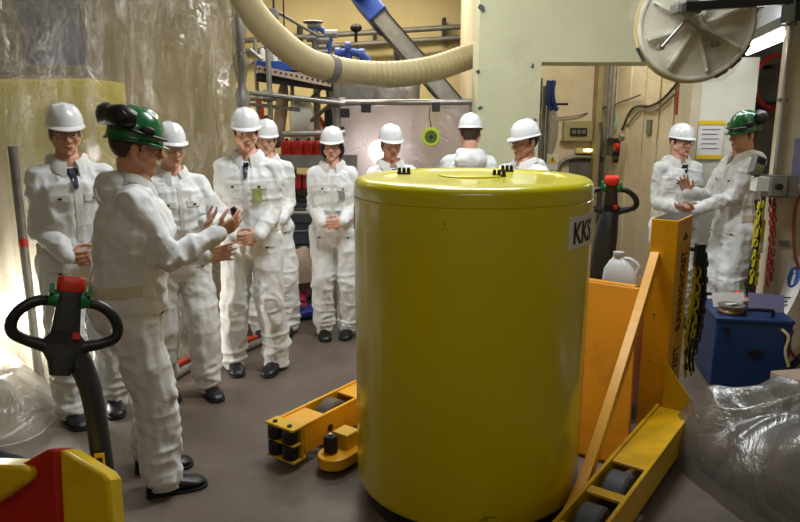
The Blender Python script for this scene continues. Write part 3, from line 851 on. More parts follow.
# pair on the right
person('person in white hard hat and black glasses, facing the gesturing one in green', loc(677, 190, 5.85), 8, .965,
       head=(0, 8, 0), arms=CL(1.08, -.24, .0), skin='skin', hair='hair_brown', shirt='tie_navy', glasses=2, girth=1.05)
GES = person('person in white coverall and green hard hat, gesturing in front of the white cabinet', loc(738, 190, 5.38), -80, 1.01,
       head=(3, 4, 0), arms={'L': dict(w=(.02, -.37, 1.07), f=(-.1, -.95, .1), n=(-.5, 0, 1), curl=.4, pole=(.4, .5, -1)),
                             'R': dict(w=(-.12, -.35, 1.19), f=(.05, -.45, .95), n=(.7, -.5, .1), curl=.35, pole=(-.5, .6, -1))},
       skin='skin_tan', hair='hair_dark', helmet='green_helmet', kit=-1, glasses=True)
# ------------------------------------------------------------ the yellow drum
DC = Vector((at(472, 190, 3.1).x, 3.1, 0)); DR = .53
drum = thing('drum', 'huge yellow shielding drum standing in the middle of the lifting truck', 'drum', DC)
def dl(z): return [(0, z)]
MB().lathe([(0, .10), (DR - .03, .10), (DR - .008, .108), (DR, .13), (DR, 1.448), (DR - .006, 1.454), (0, 1.454)], DC, n=128).build('shell', M['drum'], drum, angle=30)
lid = MB().lathe([(0, 1.452), (DR - .004, 1.452), (DR, 1.457), (DR, 1.495), (DR - .004, 1.510), (DR - .013, 1.523), (DR - .027, 1.531), (DR - .045, 1.534), (DR - .12, 1.535), (DR - .125, 1.530), (0, 1.530)], DC, n=128).build('lid', M['drum_lid'], drum, angle=28)
MB().lathe([(0, 0), (DR - .05, 0), (DR - .05, .10), (0, .10)], DC, n=96).build('base_ring', M['rubber'], drum)
for (px, py) in ((404, 173.5), (499, 176), (507, 171)):
    p = gz(px, py, 1.532); st = MB()
    st.cyl(p - Vector((0, 0, .006)), p + Vector((0, 0, .006)), .034, .032, 20)
    for k in (-1, 0, 1): st.cyl(p + Vector((k * .021, 0, .004)), p + Vector((k * .021, 0, .028)), .0085, .0075, 10)
    st.build('lifting_socket', M['black'], lid)
cvr = MB(); p = gz(455, 176, 1.532); cvr.lathe([(0, 0), (.15, 0), (.15, .004), (.14, .006), (0, .006)], (DC.x, DC.y + .06, 1.531), n=64)
cvr.build('cover_plate', M['drum_lid'], lid)
# label with letters wrapped on the shell
def wrap(V, F, ang0, zc, off, name, m, par):
    out = []
    for v in V:
        a = ang0 + v.x / DR; R = DR + off + v.z
        out.append((DC.x + R * math.sin(a), DC.y - R * math.cos(a), zc + v.y))
    return link_mesh(name, out, F, m, par, smooth=False)
nx = 14; w_, h_ = .36, .132; V = []; F = []
for k in (0, 1):
    for i in range(nx + 1):
        for j in (0, 1): V.append(Vector((w_ * i / nx, h_ * j, .002 * k)))
for i in range(nx):
    a = 2 * i; b = 2 * (nx + 1) + a
    F += [(b, b + 2, b + 3, b + 1), (a + 1, a + 3, a + 2, a), (a, a + 2, b + 2, b), (a + 1, b + 1, b + 3, a + 3)]
F += [(0, 2 * nx + 2, 2 * nx + 3, 1), (2 * nx, 2 * nx + 1, 4 * nx + 3, 4 * nx + 2)]
lab = wrap(V, F, math.radians(40.5), 1.272, .0005, 'label', M['paper'], drum)
V, F = text_geo('KKS', .125, .0008)
xs = [v.x for v in V]; V = [Vector(((v.x - min(xs)) * .80, v.y, v.z)) for v in V]
wrap(V, F, math.radians(44), 1.293, .0035, 'lettering', M['print_black'], lab)
# left-hand paper strip and vertical seam at the far left
V = []; F = []
for k in (0, 1):
    for i in range(5):
        for j in (0, 1): V.append(Vector((.08 * i / 4, .10 * j, .002 * k)))
for i in range(4):
    a = 2 * i; b = 10 + a
    F += [(b, b + 2, b + 3, b + 1), (a + 1, a + 3, a + 2, a), (a, a + 2, b + 2, b), (a + 1, b + 1, b + 3, a + 3)]
wrap(V, F, math.radians(-93), 1.30, .0005, 'sticker', M['paper'], drum)
for (ang, z, w, h) in ((-17, 1.39, .004, .010), (-18, 1.37, .003, .006), (2, .17, .06, .004), (0, .160, .04, .003)):
    V = [Vector((x, y, q)) for q in (0, .001) for x, y in ((0, 0), (w, 0), (w, h), (0, h))]
    wrap(V, [(4, 5, 6, 7), (0, 4, 7, 3), (1, 2, 6, 5), (0, 1, 5, 4), (3, 7, 6, 2)], math.radians(ang), z, .0003, 'scratch', M['dark_grey'], drum)

# ------------------------------------------------------------ the straddle truck that carries it
TH = math.radians(-36)
truck = thing('straddle_truck', 'orange-yellow straddle lifting truck gripping the big drum between its legs', 'lifting truck', DC, TH)
def lb(mb, name, m, par=None, **k): return mb.build(name, m, par or truck, world=False, **k)
def side_leg(x0, x1, y0, y1, wheels, wm, m):
    """hollow straddle leg: two side plates, deck plates between the wheel openings, end plate"""
    g = MB(); zt = .215; t = .018
    for x in (x0 + t / 2, x1 - t / 2): g.box((x, (y0 + y1) / 2, (zt + .05) / 2 + .01), (t, y1 - y0, zt - .05))
    ys = [y0] + [v for w in wheels for v in (w - .135, w + .135)] + [y1]
    for i in range(0, len(ys), 2):
        a, b = ys[i], ys[i + 1]
        if b - a > .01: g.box(((x0 + x1) / 2, (a + b) / 2, zt - .008), (x1 - x0, b - a, .016))
    g.box(((x0 + x1) / 2, y0 + .01, .12), (x1 - x0, .02, .17)); g.box(((x0 + x1) / 2, y1 - .01, .12), (x1 - x0, .02, .17))
    leg = lb(g, 'leg', m, smooth=False, bevel=.004)
    xm = (x0 + x1) / 2
    for w in wheels:
        q = MB(); r = .115
        q.lathe([(0, -.045), (.05, -.045), (.05, -.05), (r - .012, -.05), (r, -.038), (r, .038), (r - .012, .05), (.05, .05), (.05, .045), (0, .045)], (xm, w, r + .001), (1, 0, 0), n=40)
        wo = lb(q, 'wheel', wm, leg, angle=30)
        lb(MB().cyl((x0 + .006, w, r), (x1 - .006, w, r), .014), 'axle', M['steel_dull'], wo)
    return leg
legR = side_leg(.60, .79, -.50, 1.06, (-.17, .16), M['wheel_grey'], M['leg_yellow'])
legL = side_leg(-.985, -.80, -.31, 1.06, (.02,), M['wheel_brown'], M['orange'])
lb(MB().cyl((-.797, -.02 - .08, .135), (-.792, -.02 - .08, .135), .02, n=20), 'hole', M['black'], legL)
# bumper block with four rollers on the left leg tip
bp = MB(); bp.box((-.892, -.345, .222), (.20, .09, .014)); bp.box((-.892, -.345, .135), (.20, .08, .012)); bp.box((-.892, -.345, .045), (.20, .09, .014)); bp.box((-.892, -.318, .13), (.20, .012, .18))
bmp = lb(bp, 'bumper', M['leg_yellow'], smooth=False, bevel=.003)
for x in (-.945, -.840):
    for z in (.178, .090): lb(MB().lathe([(0, -.036), (.036, -.036), (.041, -.03), (.041, .03), (.036, .036), (0, .036)], (x, -.362, z), n=24), 'roller', M['rubber'], bmp)
    lb(MB().cyl((x, -.362, .228), (x, -.362, .238), .013, n=6), 'bolt', M['dark_metal'], bmp)
# gripping arms with an upright roller
def grip(x0, y0, sgn):
    n = 12; w = .085
    pts = [(x0 + w * math.cos(PI + PI * k / n), y0 + w * math.sin(PI + PI * k / n)) for k in range(n + 1)] + [(x0 + w, y0 + .50), (x0 - w, y0 + .50)]
    if sgn > 0: pts = [(x0 + .055 * math.cos(PI + PI * k / n), y0 + .055 * math.sin(PI + PI * k / n)) for k in range(n + 1)] + [(x0 + .055, y0 + .14), (x0 - .055, y0 + .14)]
    a = MB(); a.prism(pts, .06, Matrix.Translation((0, 0, .035)))
    arm = lb(a, 'grip_arm', M['orange'], smooth=False, bevel=.006)
    if sgn < 0: lb(MB().box((x0 - .01, y0 + .11, .135), (.10, .10, .085)), 'block', M['leg_yellow'], arm, smooth=False, bevel=.004)
    ry = y0 + (0 if sgn < 0 else -.0)
    lb(MB().lathe([(0, .10), (.030, .10), (.037, .107), (.037, .178), (.030, .188), (0, .188)], (x0 - (.02 if sgn < 0 else 0), ry, 0), n=24), 'roller', M['rubber'], arm)
    lb(MB().cyl((x0 - (.02 if sgn < 0 else 0), ry, .09), (x0 - (.02 if sgn < 0 else 0), ry, .198), .010, n=10), 'pin', M['steel'], arm)
grip(-.640, -.25, -1); grip(.535, -.44, 1)
# back body between the masts
b = MB(); b.loft([[Vector(p) for p in ((-.60, s_, z_), (x_, s_, z_), (x_, s_ + .03, z_), (-.60, s_ + .03, z_))] for s_, z_, x_ in ((.63, .02, .585), (.95, .89, .487))]); b.box((-.568, 1.07, .455), (.014, .22, .87)); b.box((-.06, 1.0, .88), (1.03, .08, .02)); back = lb(b, 'body_panel', M['orange_deep'], smooth=False, bevel=.004)
lb(MB().box((-.09, 1.38, .36), (1.0, .38, .56)), 'power_unit', M['orange'], smooth=False, bevel=.01)
tray = MB()
for c_, s_ in (((-.09, 1.565, .72), (1.0, .014, .16)), ((.40, 1.38, .72), (.014, .38, .16)), ((-.55, 1.38, .72), (.014, .38, .16))): tray.box(c_, s_)
lb(tray, 'tray', M['orange'], smooth=False)
lb(MB().box((0, 0, 0), (.034, .003, .11), Matrix.Translation((.455, .746, .36)) @ Matrix.Rotation(-.35, 4, 'X') @ Matrix.Scale(.75, 4) @ Matrix.Rotation(.08, 4, 'Y')), 'warning_sticker', M['paper'], back)
for k, z in enumerate((.383, .358, .333)): lb(MB().box((.455, .7425 + (z - .36) * .368, z), (.017, .003, .012), rz=.0), 'print', M['red_bright'], bpy.data.objects[back.name])
def mast(x0, x1):
    g = MB(); g.box(((x0 + x1) / 2, 1.255, .64), (x1 - x0, .30, 1.22))
    m = lb(g, 'mast', M['orange'], smooth=False, bevel=.004)
    c = MB(); c.box(((x0 + x1) / 2, 1.255, 1.246), (x1 - x0 - .02, .28, .012)); lb(c, 'cap', M['dark_metal'], m)
    return m
mR = mast(.485, .628); mL = mast(-.74, -.60)
for z in (.45, .72, .98): lb(MB().cyl((.535, 1.107, z), (.535, 1.101, z), .006, n=8), 'screw', M['steel_dull'], mR)
for s, y0, size in (('SUNNINGHORST', .60, .15), ('1 X07T', .335, .15)):
    V, F = text_geo(s, size, .0008); xs = [v.x for v in V]; L = max(xs) - min(xs)
    want = .46 if len(s) > 8 else .17
    T = mx_axes((.6295, 1.30, y0), (0, 0, 1), (0, -1, 0), (1, 0, 0))
    V = [T @ Vector(((v.x - min(xs)) * want / L, v.y - .02, v.z)) for v in V]
    link_mesh('lettering', V, F, M['print_black'], mR, world=False, smooth=False)
T = mx_axes((.6290, 1.27, 1.145), (0, 1, 0), (0, 0, 1), (1, 0, 0))
lb(MB().prism([(-.05, -.018), (.05, -.018), (0, .024)], .002, T), 'warning_triangle', M['print_black'], mR)
# gusset behind the leg and curved brace strap
lb(MB().prism([(0, 0), (.20, 0), (0, .26)], .014, mx_axes((.63, 1.075, .215), (1, 0, 0), (0, 0, 1), (0, -1, 0))), 'gusset', M['leg_yellow'], smooth=False)
def strap(P, w, t):
    Q = crom(P, 8); rings = []
    for i, p in enumerate(Q):
        d = (Q[min(i + 1, len(Q) - 1)] - Q[max(i - 1, 0)]).normalized(); s = Vector((1, 0, 0)); n = d.cross(s).normalized(); s = n.cross(d).normalized()
        rings.append([p + n * w / 2 + s * t / 2, p - n * w / 2 + s * t / 2, p - n * w / 2 - s * t / 2, p + n * w / 2 - s * t / 2])
    return MB().loft(rings)
lb(strap([(.525, 1.09, 1.06), (.527, .80, .735), (.55, .27, .29), (.567, -.02, .135), (.572, -.30, .075)], .055, .048), 'brace', M['orange'], smooth=False, bevel=.003)
lb(strap([(-.66, 1.09, 1.06), (-.66, .80, .735), (-.70, .27, .29), (-.71, .10, .12)], .062, .020), 'brace', M['bright_yellow'], smooth=False, bevel=.003)

def tiller(par, T, small=False):
    """truck tiller: column, two looped grips, red-topped head with green butterfly switches. T maps handle frame (x across, z up the column, -y to the operator)"""
    sub = lambda mb, n, m, p=par: MB().add(mb.V, mb.F, T).build(n, m, p, world=False, angle=50)
    h = sub(MB().loft([[Vector((x * k, y * q + o, z)) for x, y in rrect(.085, .07, .02, 3)] for z, k, q, o in ((-.17, .7, .75, .0), (-.10, 1.15, .85, 0), (-.03, 1.0, .9, 0), (.05, .85, .95, -.005), (.105, .80, .9, -.008), (.12, .7, .8, -.008))]), 'head', M['dark_grey'])
    sub(MB().loft([[Vector((x * k, y * q - .004, z)) for x, y in rrect(.095, .082, .022, 3)] for z, k, q in ((.085, .8, .9), (.095, .9, 1.0), (.125, .9, 1.0), (.135, .8, .85))]), 'top_button', M['red_bright'], h)
    for s in (-1, 1):
        g = MB(); g.tube([(s * .03, -.006, .050), (s * .085, -.012, .050), (s * .128, -.016, .026), (s * .155, -.014, -.016), (s * .150, -.008, -.056), (s * .110, -.002, -.078), (s * .065, 0, -.090), (s * .02, 0, -.105)], [.014, .0175, .018, .018, .018, .018, .021, .026], 12, 6)
        sub(g, 'grip', M['black'])
        b = MB(); b.cyl((s * .034, -.01, .062), (s * .062, -.012, .064), .030, .026, 16); b.box((s * .056, -.03, .092), (.018, .05, .030), taper=(.7, .8))
        sub(b, 'travel_switch', M['green_btn'])
    yk = MB().loft([[Vector((x * k, y * q, z)) for x, y in rrect(.10, .07, .03, 3)] for z, k, q in ((-.185, .62, .8), (-.14, .85, .9), (-.10, 1.35, .85), (-.07, 1.25, .7), (-.05, .9, .6))])
    sub(yk, 'yoke', M['dark_grey'], h)
    sub(MB().box((.032, -.037, -.055), (.022, .012, .022)), 'stop_button', M['red_bright'], h)
    sub(MB().box((-.012, -.036, -.058), (.045, .010, .03)), 'display', M['black'], h)
    return h
def col(par, P, r, flat, m, name='tiller_column', world=False): return MB().tube(P, r, 12, 6, flat=flat).build(name, m, par, world=world)
# its own tiller behind the body
q = truck_inv = parent_matrix(truck).inverted()
hp = q @ at(611, 197, 4.40)
T = Matrix.Translation(hp) @ Matrix.Rotation(math.radians(180 + 36 + 30), 4, 'Z') @ Matrix.Rotation(math.radians(-10), 4, 'X')
T = Matrix.Translation(hp) @ Matrix.Rotation(math.radians(36 - 18), 4, 'Z') @ Matrix.Rotation(math.radians(8), 4, 'X')
tiller(truck, T)
lo_ = q @ at(598, 300, 4.33)
col(truck, [hp + Vector((0, 0, -.10)), hp.lerp(lo_, .4), lo_, Vector((lo_.x, lo_.y, .25))], [.055, .075, .08, .08], .8, M['black'])
lb(MB().box((lo_.x, lo_.y - .02, .17), (.30, .22, .26)), 'drive_cover', M['orange'], bevel=.02)
lb(MB().lathe([(0, -.04), (.09, -.04), (.09, .04), (0, .04)], (lo_.x, lo_.y + .02, .091), (1, 0, 0), n=28), 'drive_wheel', M['rubber'])
# white jug standing in the tray
jp = q @ at(604, 276, 3.1 + 1.36 * .809 - .3 * .588); jp = Vector((.27, 1.34, .645))
jug = thing('plastic_jug', 'white plastic jug standing behind the top of the orange body panel', 'jug', parent_matrix(truck) @ jp, TH); jug.scale = (.95, .95, .80)
J_ = Matrix.Translation((0, 0, 0))
MB().loft([[Vector((x * k + ox, y * k, z)) for x, y in rrect(.22, .15, .035, 4)] for z, k, ox in ((0, .92, 0), (.012, 1, 0), (.24, 1, 0), (.32, .86, -.01), (.38, .52, -.02), (.40, .3, -.03), (.43, .26, -.03))]).build('bottle', M['jug'], jug, world=False)
MB().tube([(.09, 0, .28), (.10, 0, .35), (.04, 0, .40), (-.02, 0, .39)], .013, 10, 5).build('handle', M['jug'], jug, world=False)
MB().cyl((-.03, .0, .425), (-.03, .0, .445), .034, n=16).build('cap', M['jug'], jug, world=False)

# ------------------------------------------------------------ near pallet truck at the left
pt0 = gz(70, 600); pt = thing('pallet_truck', 'yellow and red pallet truck with black tiller at the near left corner', 'pallet truck', (-1.08, 1.72, 0), math.radians(12))
pti = parent_matrix(pt).inverted()
def L2(px, py, Y): return pti @ at(px, py, Y)
hp = L2(67, 318, 1.95)
T = Matrix.Translation(hp) @ Matrix.Rotation(math.radians(14), 4, 'Z') @ Matrix.Rotation(math.radians(12), 4, 'Y') @ Matrix.Rotation(math.radians(-14), 4, 'X')
T = T @ Matrix.Scale(.90, 4)
tiller(pt, T)
c1 = L2(66, 338, 1.95); c2 = L2(82, 366, 1.95); c3 = L2(94, 405, 1.95); c4 = L2(109, 505, 1.95); c5 = Vector((c4.x + .02, c4.y, .30))
col(pt, [c1, c2, c3, c4, c5], [.038, .040, .036, .038, .04], .8, M['dark_grey'])
lbp = L2(100, 462, 1.905)
MB().box(lbp, (.028, .004, .055)).build('warning_label', M['notice_yellow'], pt, world=False)
MB().box(lbp + Vector((0, -.003, .004)), (.016, .003, .022)).build('label_print', M['print_black'], pt, world=False)
def slab(name, pts, Y0, Y1, m, drop=0.0, bevel=.012):
    """cover panel: outline in px at depth Y0, carried back to Y1 in world depth"""
    A_ = [at(x, y, Y0) for x, y in pts]; B_ = [p + Vector((0, Y1 - Y0, drop)) for p in A_]
    return MB().loft([A_, B_]).build(name, m, pt, smooth=True, bevel=bevel, angle=30)
slab('cover', [(58, 449), (66, 451), (104, 474), (109, 481), (122, 640), (66, 640)], 1.78, 1.87, M['bright_yellow'], -.042)
slab('cover_band', [(24, 462), (46, 449), (57, 448), (67, 640), (-60, 640), (-60, 500)], 1.765, 1.86, M['red'], -.045)
slab('battery_cover', [(-80, 462), (20, 466), (31, 469), (31, 480), (-2, 503), (-80, 520)], 1.735, 1.86, M['bright_yellow'], -.045)
MB().box((0.02, .15, .10), (.34, .34, .14)).build('chassis', M['dark_metal'], pt, world=False, bevel=.01)
MB().lathe([(0, -.05), (.10, -.05), (.11, -.04), (.11, .04), (.10, .05), (0, .05)], (.10, .12, .112), (1, 0, 0), n=28).build('drive_wheel', M['rubber'], pt, world=False)
for x in (-.16, -.46):
    f = MB(); f.box((x - .05, -.35, .085), (.15, 1.0, .05)); f.build('fork', M['red'], pt, world=False, smooth=False, bevel=.01)
    MB().lathe([(0, -.035), (.038, -.035), (.041, -.03), (.041, .03), (.038, .035), (0, .035)], (x - .05, -.75, .042), (1, 0, 0), n=20).build('fork_wheel', M['wheel_grey'], pt, world=False)
# ------------------------------------------------------------ plastic curtain at the left and what stands behind it
def catpath(P, n=60):
    Q = crom(P, 30); L = [0]
    for a, b in zip(Q, Q[1:]): L.append(L[-1] + (b - a).length)
    return [Vector((np.interp(t, L, [q.x for q in Q]), np.interp(t, L, [q.y for q in Q]), 0)) for t in np.linspace(0, L[-1], n)], L[-1]
def curtain(name, P, z0, z1, m, folds=14, amp=.05, nx=150, nz=60, seed=0, flare=0.0, slack=.05):
    Q, L = catpath(P, nx); V = []; F = []
    G = np.zeros((nz * nx, 3)); 
    U = np.array([[i / (nx - 1) * L, 0, z0 + (z1 - z0) * j / (nz - 1)] for j in range(nz) for i in range(nx)])
    w1 = noise3(U * [1.1, 1, .35] + seed, 3) * 3
    f1 = np.sin(U[:, 0] * folds * 2 * PI / L + w1 * 2.2) * amp * (0.35 + noise3(U * [.7, 1, .3] + seed, 4))
    f2 = (ridged(U * [3.0, 1, 1.1] + seed + 5, 5) ** 3 - .4) * slack
    f3 = (ridged(U * [6.5, 1, 4.0] + seed + 9, 6) ** 3 - .4) * slack * .45
    D = f1 + f2 + f3
    for j in range(nz):
        for i in range(nx):
            q = Q[i]; d = Q[min(i + 1, nx - 1)] - Q[max(i - 1, 0)]; nrm = Vector((d.y, -d.x, 0)).normalized(); k = j * nx + i
            z = U[k, 2]; e = max(0, 1 - (z - z0) / .7) ** 2 * flare
            p = q + nrm * (D[k] + e * (1 + .5 * math.sin(i * .35))); V.append((p.x, p.y, z + (0.02 * math.sin(i * .5) if j == 0 and z0 > .05 else 0)))
    for j in range(nz - 1):
        for i in range(nx - 1):
            a = j * nx + i; F.append((a, a + 1, a + nx + 1, a + nx))
    return link_mesh(name, V, F, m, angle=180)
cu = curtain('plastic_curtain', [(-3.5, 2.7, 0), (-2.75, 3.5, 0), (-2.05, 4.6, 0), (at(246, 200, 6.0).x, 6.0, 0)], .012, 3.9, M['curtain'], folds=15, amp=.045, flare=.20)
tag(cu, 'tall crinkled clear plastic curtain hanging behind the people at the left', 'plastic curtain')
pr = thing('curtain_post', 'upright steel post wrapped in plastic at the inner edge of the tall curtain', 'post', (at(247, 200, 6.05).x, 6.05, 0))
MB().cyl((pr.location.x, 6.05, 0), (pr.location.x, 6.05, 3.9), .030).build('pole', M['steel_dull'], pr)
w = MB(); n = 40
w.tube([(pr.location.x, 6.05, .1 + 3.7 * i / n) for i in range(n + 1)], [.042 + .012 * (i % 3) + .010 * math.sin(i * 1.7) for i in range(n + 1)], 12, 0)
w.build('wrap', M['film_bag'], pr)
# stand pole at the near left
b0 = gz(42, 404); sp = thing('stand_pole', 'thin grey stand pole on a round foot before the glowing curtain', 'pole', (b0.x, b0.y, 0))
tp = at(0, 130, b0.y); MB().cyl((b0.x, b0.y, .03), (b0.x, b0.y, 1.62), .026).build('pole', M['steel_dull'], sp)
MB().lathe([(0, 0), (.13, 0), (.13, .012), (.05, .03), (.035, .06), (0, .06)], b0, n=32).build('foot', M['dark_metal'], sp)
MB().cyl((b0.x, b0.y, 1.02), (b0.x, b0.y, 1.07), .0275).build('red_tape', M['red'], sp)
MB().tube([(b0.x, b0.y, .10), (b0.x + .10, b0.y - .02, .11), (b0.x + .14, b0.y - .02, .13)], .012).build('lever', M['dark_metal'], sp)
# tank and blue unit behind the film
t0 = at(62, 200, 6.4); tk = thing('storage_tank', 'large yellow tank seen blurred through the plastic curtain', 'tank', (at(46, 120, 6.5).x, 6.9, 0))
MB().loft([[Vector((tk.location.x + x, 6.9 + y, z)) for x, y in rrect(.92 * k, .8 * k, .05, 6)] for z, k in ((.15, .95), (.2, 1), (2.08, 1), (2.11, .99), (2.12, .96))]).build('vessel', M['tank_yellow'], tk)
for x, y in ((-.38, -.3), (.38, -.3), (.38, .3), (-.38, .3)): MB().cyl((tk.location.x + x, 6.9 + y, 0), (tk.location.x + x, 6.9 + y, .2), .04).build('leg', M['steel_dull'], tk)
p = at(45, 40, 6.4); bu = thing('wall_cabinet', 'blue-grey cabinet hung high behind the plastic curtain', 'cabinet', (p.x - .9, 8.2, 2.3))
MB().box((p.x - .9, 8.3, 2.9), (1.1, .4, 1.3)).build('body', M['steel_dull'], bu, bevel=.01)
MB().box((p.x - .75, 8.08, 2.9), (.7, .03, 1.1)).build('door', M['blue'], bu, bevel=.01)
# work lamp on the floor behind the curtain
wl_ = at(5, 308, 4.4); wlp = thing('work_lamp', 'bright work lamp on a stand glowing behind the curtain at the left', 'lamp', (wl_.x, 4.4, 0))
WL = Vector((wl_.x, 4.4, wl_.z)); dirw = Vector((.78, -.55, .02)).normalized(); xa, ya, za = frame(dirw)
TW = mx_axes(WL, xa, ya, za)
MB().box((0, 0, -.05), (.30, .22, .08), TW).build('housing', M['dark_metal'], wlp, bevel=.01)
MB().box((0, 0, -.005), (.27, .19, .008), TW).build('lens', M['lamp_glow'], wlp)
for k in range(3):
    a = 2 * PI * k / 3; MB().cyl((WL.x, 4.4, .35), (WL.x + .2 * math.cos(a), 4.4 + .2 * math.sin(a), .01), .010).build('leg', M['dark_metal'], wlp)
MB().cyl((WL.x, 4.4, .3), WL - Vector((0, 0, .06)), .014).build('pole', M['dark_metal'], wlp)
area_light('work_lamp_light', WL + dirw * .03,   .26, 60, (1, .96, .92), target=WL + dirw)
# heap of film at the curtain foot, near left
def sheet_heap(name, c, rx, ry, h, m, seed, n=70, folds=.08, sq=1.0, bag=.0):
    """draped heap on a polar grid: smooth irregular outline, sharp creases running down from the top"""
    nr, na = n, n * 2; V = []; F = []
    T_ = np.array([[i / nr, 2 * PI * j / na] for i in range(nr + 1) for j in range(na)]); r = T_[:, 0]; a = T_[:, 1]
    X = np.cos(a); Y = np.sin(a); P = np.stack([X * 1.3 + seed, Y * 1.3, r * 0 + seed], 1)
    R = r * (1 + .22 * (noise3(P, 1) - .5) * 2 * r + .05 * (noise3(P * 4, 2) - .5) * r)
    sq_ = (np.abs(X) ** (2 * sq + .6) + np.abs(Y) ** (2 * sq + .6)) ** (-1 / (2 * sq + .6)); R = R * sq_
    gx = X * R; gy = Y * R; G = np.stack([gx, gy, r * 0], 1)
    base = np.clip(1 - r ** (2.4 * sq), 0, 1) ** .6
    w = noise3(G * 2.2 + seed, 5)[:, None]
    n1 = ridged(G * [1.3, 2.2, 1] + seed + w * 1.0, 3); n2 = ridged(G * [3.4, 2.1, 1] + seed + w * 1.5, 4); n3 = noise3(G * 1.5 + seed, 7); n4 = ridged(np.stack([a * 2.2, r * 1.2, r * 0], 1) + seed, 8) ** 2 * np.clip(r * 2 - .3, 0, 1)
    Z = base * h * (.7 + .5 * n3) + (folds * (n1 - .3) + folds * .35 * (n2 - .5) + folds * .4 * n4) * np.sqrt(base)
    Z = np.maximum(Z, .005)
    for k in range(len(r)): V.append((c[0] + gx[k] * rx, c[1] + gy[k] * ry, c[2] + float(Z[k])))
    F = [(i * na + j, i * na + (j + 1) % na, (i + 1) * na + (j + 1) % na, (i + 1) * na + j) for i in range(nr) for j in range(na)]
    F = [f if f[0] >= na else (f[0], f[2], f[3]) for f in F]
    return link_mesh(name, V, F, m, angle=180)
q = gz(8, 415); o = sheet_heap('plastic_sheet', (q.x - .05, q.y - .08, .0), .34, .34, .34, M['film_white'], 11, folds=.10)
tag(o, 'crumpled milky plastic sheet heaped at the foot of the stand pole', 'plastic sheet')
q = gz(12, 446, .25); o = sheet_heap('dark_cloth', (-1.50, 2.35, .0), .30, .20, .50, mat('dark_cloth', '3a4048', .8, var=.2), 31, folds=.05)
tag(o, 'dark grey cloth heaped behind the yellow and red truck cover', 'cloth')

# ------------------------------------------------------------ scaffold and process plant
def pole_line(mb, a, b, r=.024): mb.cyl(a, b, r, n=12)
sf = thing('scaffold', 'galvanised tube scaffold carrying shelves of plant behind the people', 'scaffold', (at(300, 200, 7.0).x, 7.1, 0))
def pp(px, py, Y): return at(px, py, Y)
for px, Y, ztop in ((268, 6.75, 50), (336, 6.75, 62), (292, 7.6, 85), (255, 7.7, 40), (318, 7.7, 80)):
    t = pp(px, ztop, Y); MB().cyl((t.x, Y, 0), (t.x, Y, t.z), .026 if Y < 7 else .022).build('standard', M['steel'], sf)
    MB().box((t.x, Y, .005), (.14, .14, .01)).build('base_plate', M['steel_dull'], sf)
for (x0_, y0_, x1_, y1_, Y, r) in ((245, 92, 345, 104, 6.70, .024), (245, 99, 345, 99, 7.6, .022), (283, 134, 345, 133, 6.70, .028), (250, 104, 300, 110, 6.75, .018), (250, 50, 262, 60, 6.8, .02), (246, 66, 280, 48, 7.7, .016), (240, 213, 345, 213, 6.72, .02)):
    MB().cyl(pp(x0_, y0_, Y), pp(x1_, y1_, Y), r).build('ledger', M['steel'], sf)
MB().cyl(pp(330, 105, 6.72), pp(300, 130, 7.6), .020).build('brace', M['steel_dull'], sf)
MB().cyl(pp(345, 62, 6.75), pp(310, 100, 7.6), .020).build('brace', M['steel_dull'], sf)
for px, py in ((268, 94), (336, 103), (336, 133), (268, 98)):
    c_ = pp(px, py, 6.72); MB().cyl(c_ - Vector((.04, 0, 0)), c_ + Vector((.04, 0, 0)), .04, n=10).build('coupler', M['steel_dull'], sf)
z_lo = (pp(300, 166, 6.72).z + pp(300, 153, 6.72).z) / 2 + .016
# upper shelf with blue skid
a = pp(256, 74, 6.85); b_ = pp(331, 88, 7.6)
sh = tag(MB().loft([[a, a + Vector((0, 0, -.07)), pp(333, 84, 6.9) + Vector((0, 0, -.07)), pp(333, 84, 6.9)], [pp(256, 66, 7.7), pp(256, 66, 7.7) + Vector((0, 0, -.07)), pp(333, 76, 7.7) + Vector((0, 0, -.07)), pp(333, 76, 7.7)]]).build('platform', M['dark_metal'], smooth=False), 'dark platform plate on the scaffold under the blue skid', 'platform')
ta = pp(257, 72, 6.80); tb = pp(331, 87, 6.84)
hl = MB(); hl.loft([[p + Vector((0, y, z)) for y, z in ((0, 0), (.02, 0), (.02, .065), (0, .065))] for p in (ta, tb)])
e = tag(hl.build('toe_board', M['beige_bag'], smooth=False), 'cream perforated edge board along the front of the scaffold platform', 'board')
for k in range(14):
    p = ta.lerp(tb, (k + .5) / 14) + Vector((0, -.002, .035)); MB().cyl(p, p + Vector((0, .006, 0)), .012, n=10).build('hole', M['black'], e)
o = MB().loft([[pp(px + dx, py, 6.95 + dy) for dx, dy in ((-w2, 0), (0, -.07), (w2, 0), (0, .1))] for px, py, w2 in ((328, 104, 3), (328, 112, 6), (329, 124, 7), (327, 136, 5))]).build('black_bundle', M['black'], sub=2); tag(o, 'black bundle hanging by the right upright of the scaffold', 'bundle')
o = MB().loft([[Vector((pp(262, 122, 7.2).x + x * k, 7.25 + y * k, z)) for x, y in rrect(.20, .2, .05, 4)] for z, k in ((z_lo, .9), (z_lo + .03, 1), (z_lo + .33, 1), (z_lo + .40, .5))]).build('brown_container', M['wheel_brown']); tag(o, 'brown container on the scaffold shelf beside the curtain post', 'container')
sk = thing('pump_skid', 'blue pump skid with white cylinders on the scaffold platform', 'pump', (pp(280, 70, 7.2).x, 7.2, a.z))
X0 = pp(258, 70, 7.0).x; X1 = pp(306, 78, 7.0).x; zb = a.z + .02
MB().box(((X0 + X1) / 2, 7.05, zb + .06), (X1 - X0, .28, .09)).build('base_frame', M['blue'], sk, bevel=.006)
